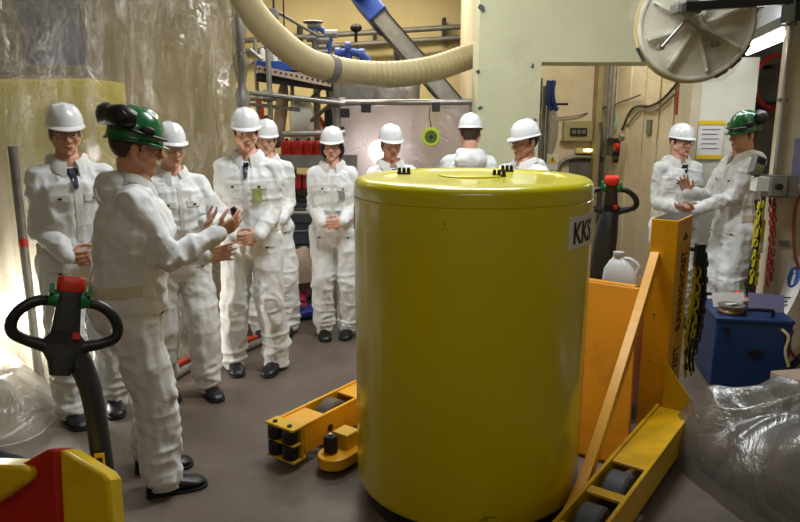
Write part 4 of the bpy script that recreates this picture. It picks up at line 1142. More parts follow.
for k in range(7): MB().lathe([(0, 0), (.028, 0), (.028, .10), (.018, .13), (0, .135)], (X0 + .05 + k * (X1 - X0 - .1) / 6, 7.0, zb + .10), n=14).build('cylinder', M['cabinet_white'], sk)
MB().tube([(X0, 7.15, zb + .22), (X0 + .2, 7.15, zb + .26), (X1 - .05, 7.15, zb + .20)], .030).build('pipe', M['blue'], sk)
MB().lathe([(0, 0), (.05, 0), (.05, .22), (0, .22)], (X0 + .1, 7.2, zb + .18), (1, 0, 0), n=20).build('motor', M['blue'], sk)
for (px, py, w2, h2, m_, lab_) in ((316, 77, .09, .12, 'orange_hose', 'orange fitting at the end of the scaffold platform'), (324, 76, .07, .10, 'cabinet_white', 'white fitting beside the orange one on the scaffold platform')):
    p = pp(px, py, 7.1); o = MB().lathe([(0, 0), (w2 / 2, 0), (w2 / 2, h2 * .6), (w2 / 3, h2 * .8), (w2 / 3, h2), (0, h2)], (p.x, 7.1, a.z - .005), n=16).build('valve_fitting', M[m_]); tag(o, lab_, 'fitting')
# valve tree behind the duct
vt = thing('valve_tree', 'tall grey and blue valve assembly behind the sagging duct', 'valve', (pp(318, 60, 8.0).x, 8.0, 0))
P_ = lambda px, py: pp(px, py, 8.0)
MB().cyl((P_(315, 60).x, 8.0, 0), P_(315, 30), .035).build('riser', M['steel_dull'], vt)
MB().cyl((P_(329, 60).x, 8.0, 0), P_(329, 35), .030).build('riser', M['blue'], vt)
MB().tube([P_(310, 32), P_(317, 28), P_(326, 33), P_(331, 42)], .030).build('bend', M['blue'], vt)
for px, py in ((314, 25), (313, 38), (323, 40), (331, 34), (322, 52)):
    c_ = P_(px, py); MB().cyl(c_ - Vector((.07, 0, 0)), c_ + Vector((.07, 0, 0)), .045, n=14).build('flange', M['steel'], vt)
MB().lathe([(.10, -.012), (.115, 0), (.10, .012), (.085, 0)], P_(313, 24) + Vector((0, 0, .02)), n=20).build('hand_wheel', M['steel_dull'], vt)
vm = thing('blue_manifold', 'blue pipe manifold showing above the middle of the duct', 'pipework', (P_(355, 55).x, 8.2, 0))
P_ = lambda px, py: pp(px, py, 8.2)
MB().tube([P_(336, 54), P_(350, 52), P_(362, 55), P_(369, 62)], .045).build('pipe', M['blue'], vm)
MB().cyl((P_(348, 50).x, 8.2, 0), P_(348, 47), .045).build('riser', M['blue'], vm)
MB().cyl((P_(369, 62).x, 8.2, 0), P_(369, 62), .035).build('riser', M['blue'], vm)
for px, py in ((348, 48), (362, 55), (338, 54)):
    MB().lathe([(0, -.03), (.075, -.03), (.075, .03), (0, .03)], P_(px, py), (1, 0, 0), n=16).build('flange', M['blue'], vm)
# pipes along the back wall
for k, (py, r) in enumerate(((27, .038), (38, .038))):
    a1 = pp(240, py + 13, 10.3); b1 = pp(500, py - 3, 10.3); z = (pp(400, py, 10.3)).z
    o = thing('wall_pipe', ['upper', 'lower'][k] + ' of the two long grey pipes along the cream back wall', 'pipe', (0, 10.3, z), group='pipes on the back wall')
    MB().cyl(pp(236, py + 14, 10.3), pp(520, py - 4, 10.3), r).build('pipe', M['steel_dull'], o)
    for px in (300, 375, 444): c_ = pp(px, py + (400 - px) * .055, 10.42); MB().box(c_, (.05, .26, .16)).build('bracket', M['dark_metal'], o)
# hanging chain hoist rod and thin rods
for px, y0, y1, lab_ in ((274, -20, 17, 'short hanger rod with a dark clamp above the duct'),):
    h_ = thing('hanger_rod', lab_, 'rod', (pp(px, 10, 6.6).x, 6.6, pp(px, 17, 6.6).z))
    MB().cyl(pp(px, 17, 6.6), (pp(px, 17, 6.6).x, 6.6, HC), .010).build('rod', M['dark_metal'], h_)
    MB().box(pp(px, 14, 6.6), (.08, .08, .09)).build('clamp', M['steel_dull'], h_, bevel=.01)
o = MB().cyl(pp(274, 10, 6.7), pp(318, 36, 7.9), .016).build('tie_rod', M['steel_dull']); tag(o, 'thin grey tie rod slanting from the hanger to the valve assembly', 'rod')
# conveyor
cv = thing('conveyor', 'steel conveyor beam with blue drive head slanting down across the back wall', 'conveyor', (pp(405, 50, 8.6).x, 8.6, 0))
A1 = pp(371, 8, 8.8); B1 = pp(447, 97, 8.2); dv = (B1 - A1).normalized(); sv = Vector((0, 1, 0)); sv = (sv - dv * sv.dot(dv)).normalized(); nv = dv.cross(sv)
def beam(c0, c1, w, h, o_=Vector((0, 0, 0))): return MB().loft([[c + nv * (h / 2 * a_) + sv * (w / 2 * b2) + o_ for a_, b2 in ((1, 1), (1, -1), (-1, -1), (-1, 1))] for c in (c0, c1)])
Lc = (B1 - A1).length; B2 = B1 + dv * 1.4
beam(A1, B2, .34, .12).build('trough', M['steel'], cv, smooth=False)
beam(A1, B2, .03, .21, -sv * .19).build('side_rail', M['steel_dull'], cv, smooth=False)
beam(A1, B2, .03, .21, sv * .19).build('side_rail', M['steel_dull'], cv, smooth=False)
for k in (-1, 1): beam(A1, B2, .012, .018, -sv * .21 + nv * .095 * k).build('edge_strip', M['dark_metal'], cv, smooth=False)
beam(A1 - dv * .25, A1 + dv * .25, .46, .25).build('drive_head', M['blue'], cv, smooth=False, bevel=.02)
MB().cyl(A1 - sv * .25 - dv * .1, A1 - sv * .36 - dv * .1, .11, n=24).build('motor', M['blue'], cv)
MB().cyl(pp(356, 26, 8.5), pp(356, 42, 8.5), .02).build('rod', M['dark_metal'], cv); MB().ell(pp(356, 28, 8.5), (.07, .07, .05)).build('pulley', M['dark_metal'], cv)
for t in (.18, .95):
    c_ = A1.lerp(B2, t); MB().cyl((c_.x, c_.y + .2, 0), (c_.x, c_.y + .2, c_.z), .04).build('leg', M['steel_dull'], cv)
# duct hose
hp_ = [(228, -38, 5.5), (250, 8, 5.6), (276, 38, 5.8), (305, 60, 6.0), (332, 69, 6.2), (365, 74, 6.5), (400, 74, 6.75), (435, 68, 7.0), (465, 58, 7.2), (500, 46, 7.5)]
hp_ = [pp(*k) for k in hp_] + [pp(530, 30, 7.9)]
Q = crom(hp_, 26); hose = thing('duct_hose', 'fat cream corrugated duct hose sagging across the top of the view', 'hose', (Q[100].x, Q[100].y, Q[100].z))
rr = [.108 + .016 * i / len(Q) + (.006 if i % 4 < 2 else 0) * min(1, max(0, (i - 95) / 50)) for i in range(len(Q))]
MB().tube(Q, rr, 20, 0).build('hose', M['hose'], hose, angle=80)
ib = min(range(len(Q)), key=lambda i: abs(400 + FPX * Q[i].x / (Q[i].y * .98) - 331))
MB().tube(Q[ib - 3:ib + 4], .121, 20, 0).build('clamp_band', M['hose_band'], hose)
MB().tube([Q[60], (Q[60].x, Q[60].y, HC)], .006, 6, 0).build('hanger_wire', M['dark_metal'], hose)
# wide box lamp and objects over the screen
o = thing('hopper', 'grey box hopper standing behind the screen rail under the duct', 'hopper', (pp(360, 90, 7.7).x, 7.9, 0))
c_ = pp(361, 88, 7.8); MB().loft([[Vector((c_.x + x * k, 7.9 + y, z)) for x, y in rrect(.78, .5, .04, 3)] for z, k in ((0, .8), (c_.z - .4, .9), (c_.z + .16, 1.0), (c_.z + .2, 1.02))]).build('bin', M['steel_dull'], o)
o = thing('plastic_bag', 'pale plastic bag bulging behind the screen rail, right of the hopper', 'bag', (pp(397, 90, 7.5).x, 7.6, 0))
c_ = pp(397, 92, 7.6); MB().loft([[Vector((c_.x + x * k + ox, 7.6 + y * k, z)) for x, y in rrect(.48, .40, .13, 5)] for z, k, ox in ((0, .85, 0), (1.0, .95, .02), (c_.z, 1.0, 0), (c_.z + .10, .9, .04), (c_.z + .17, .5, .12))]).build('bag', M['film_white'], o)
for px in (405, 417):
    t = pp(px, 78, 7.5); o = MB().cyl((t.x, 7.5, 0), (t.x, 7.5, t.z), .028).build('blue_post', M['blue']); tag(o, ['slim blue post nearer the duct, behind the screen rail', 'slim blue post nearer the conveyor foot, behind the screen rail'][px > 410], 'post', 'blue posts behind the screen')

# items on the lower shelf
sp0 = pp(286, 165, 6.9)
o = thing('steel_shelf', 'grey sheet-metal shelf board on the scaffold behind the woman', 'shelf', (pp(312, 150, 6.9).x, 6.95, sp0.z))
z0 = pp(300, 166, 6.72).z; z1 = pp(300, 153, 6.72).z
MB().box((pp(305, 155, 7.1).x, 7.1, (z0 + z1) / 2), (1.02, .66, .03)).build('board', M['steel_dull'], o, bevel=.003); MB().box((pp(305, 155, 6.8).x, 6.765, (z0 + z1) / 2 - .02), (1.02, .02, z1 - z0)).build('lip', M['steel_dull'], o)
for k, (px, w2) in enumerate(((287, .11), (298, .12), (309, .10), (318, .08))):
    p = pp(px, 150, 6.95); c = thing('red_canister', ['leftmost', 'second', 'third', 'rightmost'][k] + ' of the four red canisters on the grey scaffold shelf', 'canister', (p.x, 6.95, (z0 + z1) / 2 + .015), group='red canisters on the scaffold shelf')
    MB().loft([[Vector((p.x + x * q_, 6.95 + y * q_, (z0 + z1) / 2 + .015 + z)) for x, y in rrect(w2, .12, .025, 3)] for z, q_ in ((0, .95), (.01, 1), (.13, 1), (.155, .8), (.16, .4))]).build('body', M['red'], c)
    MB().cyl((p.x, 6.95, (z0 + z1) / 2 + .17), (p.x, 6.95, (z0 + z1) / 2 + .195), .018, n=12).build('cap', M['black'], c)
zc_ = pp(300, 190, 6.9).z
o = thing('lower_shelf', 'dark lower shelf board with red boxes, under the grey shelf', 'shelf', (pp(302, 192, 7.0).x, 7.0, zc_))
MB().box((pp(302, 192, 7.1).x, 7.1, zc_ - .01), (.98, .62, .03)).build('board', M['dark_metal'], o)
for k, px in enumerate((286, 297, 308)):
    p = pp(px, 184, 6.95); b = MB(); b.box((p.x, 7.0, zc_ + .075), (.095, .2, .14)); o = b.build('red_box', M['red'], bevel=.006); tag(o, ['left', 'middle', 'right'][k] + ' one of three dark red boxes on the lower scaffold shelf', 'box', 'red boxes on the lower shelf')
o = thing('tool_cabinet', 'dark grey drawer cabinet under the scaffold shelves', 'cabinet', (pp(303, 220, 7.0).x, 7.15, 0))
x_ = pp(303, 220, 7.0).x; zt = pp(300, 197, 6.9).z; MB().box((x_, 7.15, zt / 2 + .03), (.80, .5, zt - .06)).build('body', M['dark_grey'], o, bevel=.006)
for k in range(4):
    d_ = MB().box((x_, 6.89, .12 + k * (zt - .12) / 4 + .06), (.74, .02, (zt - .14) / 4 - .02)).build('drawer', mat('drawer_blue_grey', '3c4450', .45), o, bevel=.003)
    MB().box((x_, 6.87, .12 + k * (zt - .12) / 4 + .10), (.30, .02, .014)).build('handle', M['steel_dull'], d_)
# white container and draped fabric between the shelves
o = thing('white_container', 'upright white plastic container between scaffold tubes above the shelf', 'container', (pp(302, 118, 7.3).x, 7.3, z1))
c_ = pp(302, 130, 7.3); MB().loft([[Vector((c_.x + x * k, 7.3 + y * k, z)) for x, y in rrect(.24, .2, .06, 4)] for z, k in (((z0 + z1) / 2 + .02, .9), ((z0 + z1) / 2 + .05, 1), (pp(302, 108, 7.3).z, 1), (pp(302, 101, 7.3).z, .7), (pp(302, 99, 7.3).z, .4))]).build('body', M['cabinet_white'], o)
MB().tube([pp(292, 103, 7.2), pp(297, 98, 7.15), pp(303, 104, 7.2)], .012).build('handle', M['cabinet_white'], o)
o = MB().loft([[pp(px + dx, py, 7.45 + dy) for dx, dy in ((-w2, 0), (0, -.08), (w2, 0), (0, .1))] for px, py, w2 in ((284, 80, 5), (283, 95, 9), (281, 112, 10), (279, 130, 9), (277, 150, 10))]).build('hanging_sack', M['beige_bag'], sub=2); tag(o, 'beige sack hanging in the scaffold between its uprights', 'sack')
for k, (px, py, ln) in enumerate(((258, 100, 22), (320, 118, 20))):
    o = MB().tube([pp(px, py, 7.0), pp(px + 4, py + ln * .5, 6.98), pp(px + 1, py + ln, 7.0), pp(px - 4, py + ln * .6, 7.05)], .022).build('red_hose', M['orange_hose']); tag(o, ['looped red hose hanging beside the curtain post', 'looped red hose hanging by the right scaffold upright'][k], 'hose', 'red hoses on the scaffold')
# ground things behind the group
o = sheet_heap('brown_sheet', (pp(292, 300, 6.9).x - .05, 7.0, 0), .62, .42, .50, M['brown_sheet'], 51, folds=.10); tag(o, 'brown protective sheet heaped on the floor behind the people', 'sheet')
o = sheet_heap('beige_sack', (pp(291, 262, 6.55).x, 6.62, .22), .26, .22, .32, M['beige_bag'], 71, folds=.05); tag(o, 'beige crumpled sack on the brown sheet', 'sack')
g1 = gz(309, 317); cb = thing('creeper_board', 'violet-blue moulded plastic board lying on the floor near the woman', 'board', (g1.x, g1.y, 0), math.radians(28))
MB().prism([(x, y) for x, y in rrect(.44, .20, .06, 5)], .05, Matrix.Translation((0, 0, .035)) @ Matrix.Rotation(-.10, 4, 'Y')).build('board', M['purple_blue'], cb, world=False, bevel=.008)
MB().prism(rrect(.13, .035, .017, 5), .006, Matrix.Translation((-.12, 0, .075)) @ Matrix.Rotation(-.10, 4, 'Y')).build('grip_slot', M['black'], cb, world=False)
for x, y in ((-.15, -.07), (.15, -.07), (.15, .07), (-.15, .07)): MB().cyl((x, y - .01, .018), (x, y + .01, .018), .018, n=14).build('castor', M['rubber'], cb, world=False)
g1 = gz(320, 290); o = MB().loft([[Vector((g1.x + x * k, g1.y + y * k + .1, z)) for x, y in rrect(.16, .14, .04, 4)] for z, k in ((0, .9), (.02, 1), (.16, 1), (.20, .6), (.22, .25))]).build('blue_bottle', M['blue']); tag(o, 'small blue container standing behind the violet-blue board', 'container')
for k, (px, py, m_) in enumerate(((294, 296, 'red'), (300, 300, 'pink'), (307, 297, 'pink'), (296, 304, 'red_bright'), (302, 306, 'pink'))):
    g1 = gz(px, py, .05); g1.y -= .12; o = MB().ell((g1.x, g1.y + .1, .055 if k < 3 else .05), (.065, .05, .05), 14, 8).tube([(g1.x - .05, g1.y + .1, .07), (g1.x, g1.y + .08, .12), (g1.x + .05, g1.y + .1, .07)], .012).build('plastic_strap_roll', M[m_])
    tag(o, ['dark red webbing coil at the back left of the floor pile', 'pink webbing coil in the middle of the floor pile', 'pink webbing coil beside the grey roll in the floor pile', 'bright red webbing coil at the front left of the floor pile', 'pink webbing coil at the front of the floor pile by the board'][k], 'webbing coil', 'webbing coils on the floor')
g1 = gz(312, 298, .04); o = MB().lathe([(.025, -.03), (.055, -.03), (.055, .03), (.025, .03), (.025, -.03)], (g1.x, g1.y - .05, .056), (0, 1, 0), n=20).build('tape_roll', M['wheel_grey']); tag(o, 'grey roll standing beside the pink webbing coils', 'tape roll')
o = MB().tube([gz(170, 368, .03) , gz(185, 361, .03), gz(205, 352, .03), gz(232, 345, .03), gz(256, 337, .03)], .024).build('floor_hose', M['orange_hose']); tag(o, 'orange-red hose lying on the floor behind the legs of the group', 'hose')
o = MB().tube([gz(172, 378, .03), gz(188, 368, .03), gz(204, 361, .03), gz(226, 356, .03), gz(262, 341, .03)], .028).build('floor_cable', M['steel_dull']); tag(o, 'grey cable lying on the floor in front of the orange-red hose', 'cable')

# ------------------------------------------------------------ plastic screen behind the middle people
SY = 6.98; sx0 = pp(338, 100, SY).x; sx1 = cL + .05; sz = pp(400, 103, SY).z
scn = thing('plastic_screen', 'pale pinkish plastic sheet screen hung from a steel rail behind the drum', 'screen', ((sx0 + sx1) / 2, SY, 0))
n = 90; V = []; F = []
G = np.array([[sx0 + (sx1 - sx0) * i / (n - 1), 0, .02 + (sz - .02) * j / 39] for j in range(40) for i in range(n)])
D = (ridged(G * [2.2, 1, 1.2] + noise3(G * 1.5, 2)[:, None], 3) ** 2 - .4) * .03 + (noise3(G * [1, 1, .8], 6) - .5) * .05
for k in range(len(G)): V.append((G[k, 0], SY + .04 + D[k], G[k, 2]))
F = [(j * n + i, j * n + i + 1, (j + 1) * n + i + 1, (j + 1) * n + i) for j in range(39) for i in range(n - 1)]
M['screen'] = film_mat('screen_sheet', 'b0a3a4', see=.14, gloss=.22, rough=.22, bscale=2.2, bump=.5, stretch=(1.6, 1, .7), transl=.55)
link_mesh('sheet', V, F, M['screen'], scn, angle=180)
MB().cyl((sx0 - .1, SY - .03, sz), (sx1, SY - .03, sz + .01), .030).build('rail', M['steel'], scn)
for px, py, w2 in ((345, 113, .09), (366, 108, .10), (436, 107, .08), (341, 131, .07)):
    c_ = pp(px, py, SY - .05); MB().box(c_, (w2, .03, .09)).build('clamp', M['dark_grey'], scn, bevel=.006)
for x in (sx0, sx1 - .03): MB().cyl((x, SY - .02, 0), (x, SY - .02, sz + .03), .028).build('post', M['steel'], scn)
p = pp(389, 152, 7.25); bl = thing('back_lamp', 'round lamp shining through the plastic screen behind the white hard hat', 'lamp', (p.x - .1, 7.42, 0))
MB().lathe([(0, 0), (.05, 0), (.13, .09), (.13, .10), (.05, .03), (0, .03)], (p.x - .1, 7.45, p.z), (0, -1, 0), n=24).build('reflector', M['steel'], bl)
MB().ell((p.x - .1, 7.38, p.z), (.075, .03, .075)).build('bulb', M['lamp_glow'], bl)
MB().cyl((p.x - .1, 7.47, 0), (p.x - .1, 7.47, p.z), .015).build('pole', M['dark_metal'], bl); MB().lathe([(0, 0), (.16, 0), (.16, .01), (0, .02)], (p.x - .1, 7.47, 0)).build('foot', M['dark_metal'], bl)
area_light('back_lamp_light', (p.x - .1, 7.33, p.z), .15, 3.5, (1, .97, .92), target=(p.x, 6, p.z))
gt = thing('gauge_tag', 'round lime-rimmed disc hanging on a cord before the plastic screen', 'disc', pp(431, 137, 6.88))
c_ = pp(431, 137, 6.88)
MB().lathe([(.062, -.012), (.085, -.012), (.092, 0), (.085, .012), (.062, .012), (.062, -.012)], c_, (0, -1, 0), n=36).build('rim', M['lime'], gt)
MB().lathe([(0, -.008), (.064, -.008), (.064, .006), (0, .006)], c_, (0, -1, 0), n=30).build('face', M['lime_dark'], gt)
MB().lathe([(0, 0), (.02, 0), (.02, .012), (0, .012)], c_ + Vector((0, -.006, 0)), (0, -1, 0), n=16).build('boss', M['dark_grey'], gt)
MB().tube([c_ + Vector((0, 0, .088)), pp(430, 121, 6.89), pp(429, 116, 6.90), pp(430, 107, 6.92)], .005, 6, 3).build('cord', M['dark_grey'], gt)
# ------------------------------------------------------------ passage fittings
def onwall(px, py, X=2.71):
    lo, hi = 3.0, 12.0
    for _ in range(50):
        m = (lo + hi) / 2
        if at(px, py, m).x > X: hi = m
        else: lo = m
    return at(px, py, lo)
PW = mx_axes  # shorthand
def wall_box(name, px, py, w, h, d, m, X=2.72, par=None, **k):
    c_ = onwall(px, py, X); b = MB().box((X - d / 2, c_.y, c_.z), (d, w, h)); return b.build(name, m, par, **k), c_
o, c_ = wall_box('notice', 678, 137, .16, .26, .01, M['notice_yellow'], smooth=False); tag(o, 'yellow notice on the passage wall beside the person with black glasses', 'notice')
o, c_ = wall_box('grey_plate', 650, 127, .14, .16, .02, M['steel_dull'], smooth=False, bevel=.004); tag(o, 'small grey plate fixed on the beige passage wall', 'plate')
ex, c_ = wall_box('emergency_set', 617, 147, .26, .22, .09, M['dark_metal'], bevel=.008)
tag(ex, 'dark switch unit with red button and cables on the passage wall corner', 'switch unit')
for (px, py, r, m_, nm) in ((617, 147, .05, 'red', 'button'), (622, 137, .045, 'steel', 'dial'), (616, 160, .035, 'dark_metal', 'plug')):
    q = onwall(px, py, 2.62); MB().cyl((2.64, q.y, q.z), (2.59, q.y, q.z), r, n=16).build(nm, M[m_], ex)
q = onwall(613, 124, 2.70); o = thing('green_sign', 'pale green round sign above the switch unit on the passage wall', 'sign', (2.71, q.y, q.z))
MB().lathe([(0, 0), (.13, 0), (.13, .01), (0, .01)], (2.72, q.y, q.z), (-1, 0, 0), n=28).build('plate', mat('pale_green', '8fc0a0', .4), o); MB().lathe([(0, 0), (.06, 0), (.06, .004), (0, .004)], (2.71, q.y, q.z), (-1, 0, 0), n=20).build('symbol', M['cabinet_white'], o)
def wcable(name, pts, r, m, label, X=2.70):
    o = MB().tube([onwall(px, py, X) for px, py in pts], r, 8, 6).build(name, M[m]); tag(o, label, 'cable'); return o
wcable('cable', [(698, 66), (682, 78), (664, 98), (650, 106), (638, 106), (630, 112), (622, 130)], .013, 'black', 'thick black cable sagging along the top of the passage wall')
wcable('cable', [(700, 72), (684, 86), (668, 100), (655, 111), (640, 111), (627, 126)], .009, 'steel_dull', 'thin grey cable sagging just below the thick black one')
o = MB().tube([at(600, 122, 9.1), at(601, 142, 9.15), at(600, 153, 9.2), at(594, 157, 9.25), at(575, 157, 9.25), at(562, 162, 9.25), at(558, 172, 9.25), at(557, 195, 9.25)], .03, 8).build('conduit_hose', M['steel_dull']); tag(o, 'grey flexible conduit curving across the passage end wall', 'conduit')
o = MB().tube([at(560, 141, 9.26), at(580, 139, 9.26), at(596, 141, 9.26), at(604, 144, 9.26)], .014, 8).build('conduit_hose', M['steel_dull']); tag(o, 'thin wire drooping below the control panel on the passage end wall', 'wire')
o = MB().tube([at(555, 118, 9.26), at(580, 115, 9.26), at(604, 108, 9.26), at(640, 95, 7.9)], .010, 8).build('hanging_wire', M['steel_dull']); tag(o, 'thin wire strung above the control panel in the passage', 'wire')
c_ = at(578, 131, 9.22); o = thing('control_panel', 'beige wall box with dark display on the passage end wall', 'control panel', (c_.x, 9.25, c_.z))
MB().box((c_.x, 9.25, c_.z), (.38, .10, .26)).build('housing', mat('panel_olive', 'a09a6c', .5), o, bevel=.006); MB().box((c_.x, 9.19, c_.z - .01), (.22, .02, .10)).build('display', M['black'], o)
for k in (-1, 0, 1): MB().box((c_.x + k * .065, 9.175, c_.z - .01), (.045, .01, .05)).build('key', M['steel_dull'], o)
c_ = at(589, 151, 9.22); o = thing('bulkhead_lamp', 'small long cream bulkhead lamp lit below the control panel', 'lamp', (c_.x, 9.25, c_.z))
MB().box((c_.x, 9.25, c_.z), (.34, .09, .07)).build('housing', M['wall_cream'], o, bevel=.012); MB().ell((c_.x - .02, 9.20, c_.z + .01), (.06, .02, .02)).build('bulb', M['small_glow'], o)
q = onwall(610, 90, 2.70); b = MB(); 
for k in (0, 1): b.cyl((2.68, q.y - .1 - k * .14, 1.5), (2.68, q.y - .1 - k * .14, 3.4), .030)
o = b.build('riser_pipe', M['steel'], smooth=True); tag(o, 'pair of upright conduit tubes in the corner of the passage', 'conduit')
c_ = onwall(683, 100, 2.68); o = thing('extinguisher', 'small red extinguisher hanging on the passage wall below the round hatch', 'extinguisher', (2.66, c_.y, c_.z))
MB().lathe([(0, -.14), (.035, -.14), (.04, -.12), (.04, .08), (.02, .12), (0, .12)], (2.66, c_.y, c_.z), n=20).build('body', M['red'], o); MB().box((2.665, c_.y, c_.z + .13), (.05, .05, .03)).build('valve', M['dark_metal'], o); MB().tube([(2.66, c_.y, c_.z + .13), (2.65, c_.y - .08, c_.z), (2.66, c_.y - .05, c_.z - .16)], .008).build('tube', M['black'], o)
# hangings left in the passage mouth
rk = thing('pipe_rack', 'bundle of upright grey pipes just inside the passage mouth', 'pipes', (at(545, 150, 7.0).x, 7.0, 0))
for k, px in enumerate((541, 545, 549)): t = at(px, 78 + 8 * k, 7.0 + .08 * k); MB().cyl((t.x, t.y, 0), (t.x, t.y, t.z), .020).build('pipe', M['steel_dull'], rk)
bh = thing('blue_hose', 'blue hose loops hanging in the passage mouth above the white bag', 'hose', at(552, 90, 7.0))
for dx in (0, 5): MB().tube([at(549 + dx, 81, 7.0), at(547.5 + dx, 92, 6.98), at(549 + dx, 104, 7.0), at(552 + dx, 110, 7.02)], .024).build('loop', M['blue'], bh)
MB().cyl(at(546, 104, 7.0), at(568, 104, 7.0), .012).build('hook', M['dark_metal'], bh)
o = MB().loft([[at(px, py, Y) for px, Y in ((c - w2, 7.05), (c, 6.97), (c + w2, 7.05), (c, 7.15))] for c, py, w2 in ((550, 98, 2), (552, 106, 5), (554, 122, 8), (553, 140, 7.5), (550, 152, 5), (549, 158, 2))]).build('white_bag', M['film_white'], sub=2); tag(o, 'white translucent bag hanging below the blue hose loops', 'bag')
c_ = at(552.5, 160, 6.95); T = mx_axes(c_, (1, 0, 0), (0, 0, 1), (0, -1, 0)); o = thing('warning_sign', 'yellow triangular warning sign low in the passage mouth', 'sign', c_)
MB().box(c_ + Vector((0, .005, -.02)), (.11, .006, .16)).build('plate', M['cabinet_white'], o); MB().prism([(-.045, -.03), (.045, -.03), (0, .045)], .004, T).build('triangle', M['notice_yellow'], o); MB().prism([(-.006, -.018), (.008, -.008), (.002, .022), (-.006, .008)], .003, T @ Matrix.Translation((0, 0, .003))).build('bolt', M['print_black'], o)
MB().cyl((c_.x, 6.965, 0), (c_.x, 6.965, c_.z), .012).build('stand', M['steel_dull'], o)

M['hatch'] = mat('hatch_paint', 'd6d2c2', .55, var=.06, vscale=4)
# ------------------------------------------------------------ round hatch on its swing arm
HY = 4.75; hc = at(696, 24, HY)
ht = thing('round_hatch', 'large round ribbed hatch wrapped in plastic hanging from a black arm', 'hatch', hc)
HN = Vector((-.22, -1, -.10)).normalized(); xa, ya, za = frame(HN); TH_ = mx_axes(hc, xa, ya, za) @ Matrix.Scale(.93, 4)
MB().lathe([(0, -.05), (.37, -.05), (.385, -.03), (.39, 0), (.38, .012), (.365, .012), (.36, 0), (0, 0)], n=72, Mx=TH_).build('disc', M['hatch'], ht, angle=30)
MB().lathe([(.36, -.13), (.40, -.13), (.41, -.10), (.41, -.055), (.36, -.055), (.36, -.13)], n=72, Mx=TH_).build('seal_ring', M['wall_cream'], ht, angle=30)
for k in range(8):
    a_ = 2 * PI * k / 8 + .3; R_ = TH_ @ Matrix.Rotation(a_, 4, 'Z'); MB().box((.20, 0, .018), (.27, .018, .040), R_).build('rib', M['cabinet_white'], ht)
for a0 in (-125, -55):
    a_ = math.radians(a0) ; e = TH_ @ Vector((.30 * math.cos(a_), .30 * math.sin(a_), .04)); s_ = TH_ @ Vector((.0, .13, .06)) 
for px, py in ((662, 47), (717, 44)):
    e = at(px, py, HY - .06); s_ = at(686, 20, HY - .09); MB().cyl(s_, e, .011).build('stay', M['steel'], ht); MB().cyl(e, e + Vector((0, .06, 0)), .02).build('stay_foot', M['steel'], ht)
for k, a0 in enumerate((-150, -28, -42, -58)):
    a_ = math.radians(a0); b = MB()
    for j in range(1): b.box((.404, 0, -.07), (.02, .09 if k else .11, .07), TH_ @ Matrix.Rotation(a_, 4, 'Z'))
    b.build('tape', M['dark_grey'], ht)
hb = at(686, 9, HY - .1); MB().box(hb, (.16, .12, .06)).build('hub_plate', M['steel_dull'], ht, bevel=.006); MB().cyl(hb + Vector((0, -.10, .03)), hb + Vector((0, .12, .03)), .042, n=8).build('nut', M['steel'], ht)
# plastic over the hatch
n1, n2 = 14, 60; V = []; F = []
for i in range(n1 + 1):
    for j in range(n2):
        a_ = 2 * PI * j / n2; r_ = .425 * (i / n1) ; z_ = .05 * (1 - (i / n1) ** 4) + .012 * math.sin(a_ * 7 + i) + .012 * math.sin(a_ * 3 - i * .9)
        if i == n1: r_ = .432 + .03 * math.sin(a_ * 5); z_ = -.10
        V.append(TH_ @ Vector((r_ * math.cos(a_), r_ * math.sin(a_), z_)))
F = [(i * n2 + j, i * n2 + (j + 1) % n2, (i + 1) * n2 + (j + 1) % n2, (i + 1) * n2 + j) for i in range(n1) for j in range(n2)]
M['film_clear'] = film_mat('polythene_clear', 'dcd8cc', see=.74, gloss=.10, rough=.25, bscale=9, bump=.7)
link_mesh('film', V, F, M['film_clear'], ht, angle=180)
ar = thing('swing_arm', 'black swing arm running from the pillar bracket to the round hatch', 'arm', at(788, 4, 4.85))
p0 = at(684, 7, HY - .20); p1 = at(792, 0, 4.72)
MB().loft([[p + Vector((0, y, z)) for y, z in ((-.03, -.027), (.03, -.027), (.03, .027), (-.03, .027))] for p in (p0, p1)]).build('beam', M['black'], ar, smooth=False, bevel=.004)
c_ = at(789, 14, 4.78); MB().box((c_.x + .03, 4.80, c_.z + .05), (.055, .18, .20)).build('bracket', M['black'], ar, bevel=.005)

# ------------------------------------------------------------ lamp, recess, cabinet notice
a = at(748, 51, 5.9); b_ = at(788, 34, 4.99); d_ = (b_ - a)
fl = thing('tube_lamp', 'lit fluorescent tube lamp high in the recess at right', 'lamp', (a + b_) / 2)
MB().cyl(a, b_, .032).build('tube', M['tube_glow'], fl)
MB().loft([[p + Vector((x, 0, z)) for x, z in ((-.05, .05), (.07, .035), (.07, .10), (-.05, .12))] for p in (a, b_)]).build('housing', M['steel_dull'], fl, smooth=False)
area_light('tube_lamp_light', (a + b_) / 2 + Vector((0, 0, -.05)), 1.2, 6, (.95, .97, 1), target=(a + b_) / 2 + Vector((0.0, -.6, -2)), sy=.08)
pts = [at(757, 15, 6.2), at(797, 1, 5.2), at(797, 27, 5.0), at(745, 47, 6.3)]
o = MB().loft([pts, [p + Vector((.02, 0, .05)) for p in pts]]).build('ceiling_recess', M['lit_panel'], smooth=False); struct(o)
area_light('recess_uplight', (a + b_) / 2 + Vector((0, 0, .13)), 1.0, 4, (.93, .96, 1), target=(a + b_) / 2 + Vector((0, 0, 2)), sy=.1)
hk = thing('hose_coil', 'yellow and red coiled hose hung in the dark recess', 'hose', at(766, 80, 6.75))
for k in range(3):
    c_ = at(775, 82, 6.78 - .05 * k); MB().tube([(c_.x + .19 * math.cos(t), c_.y, c_.z + .24 * math.sin(t)) for t in [2 * PI * i / 18 for i in range(18)]], .022, 8, 3, closed=True).build('loop', M[('orange_hose', 'notice_yellow', 'red')[k]], hk)
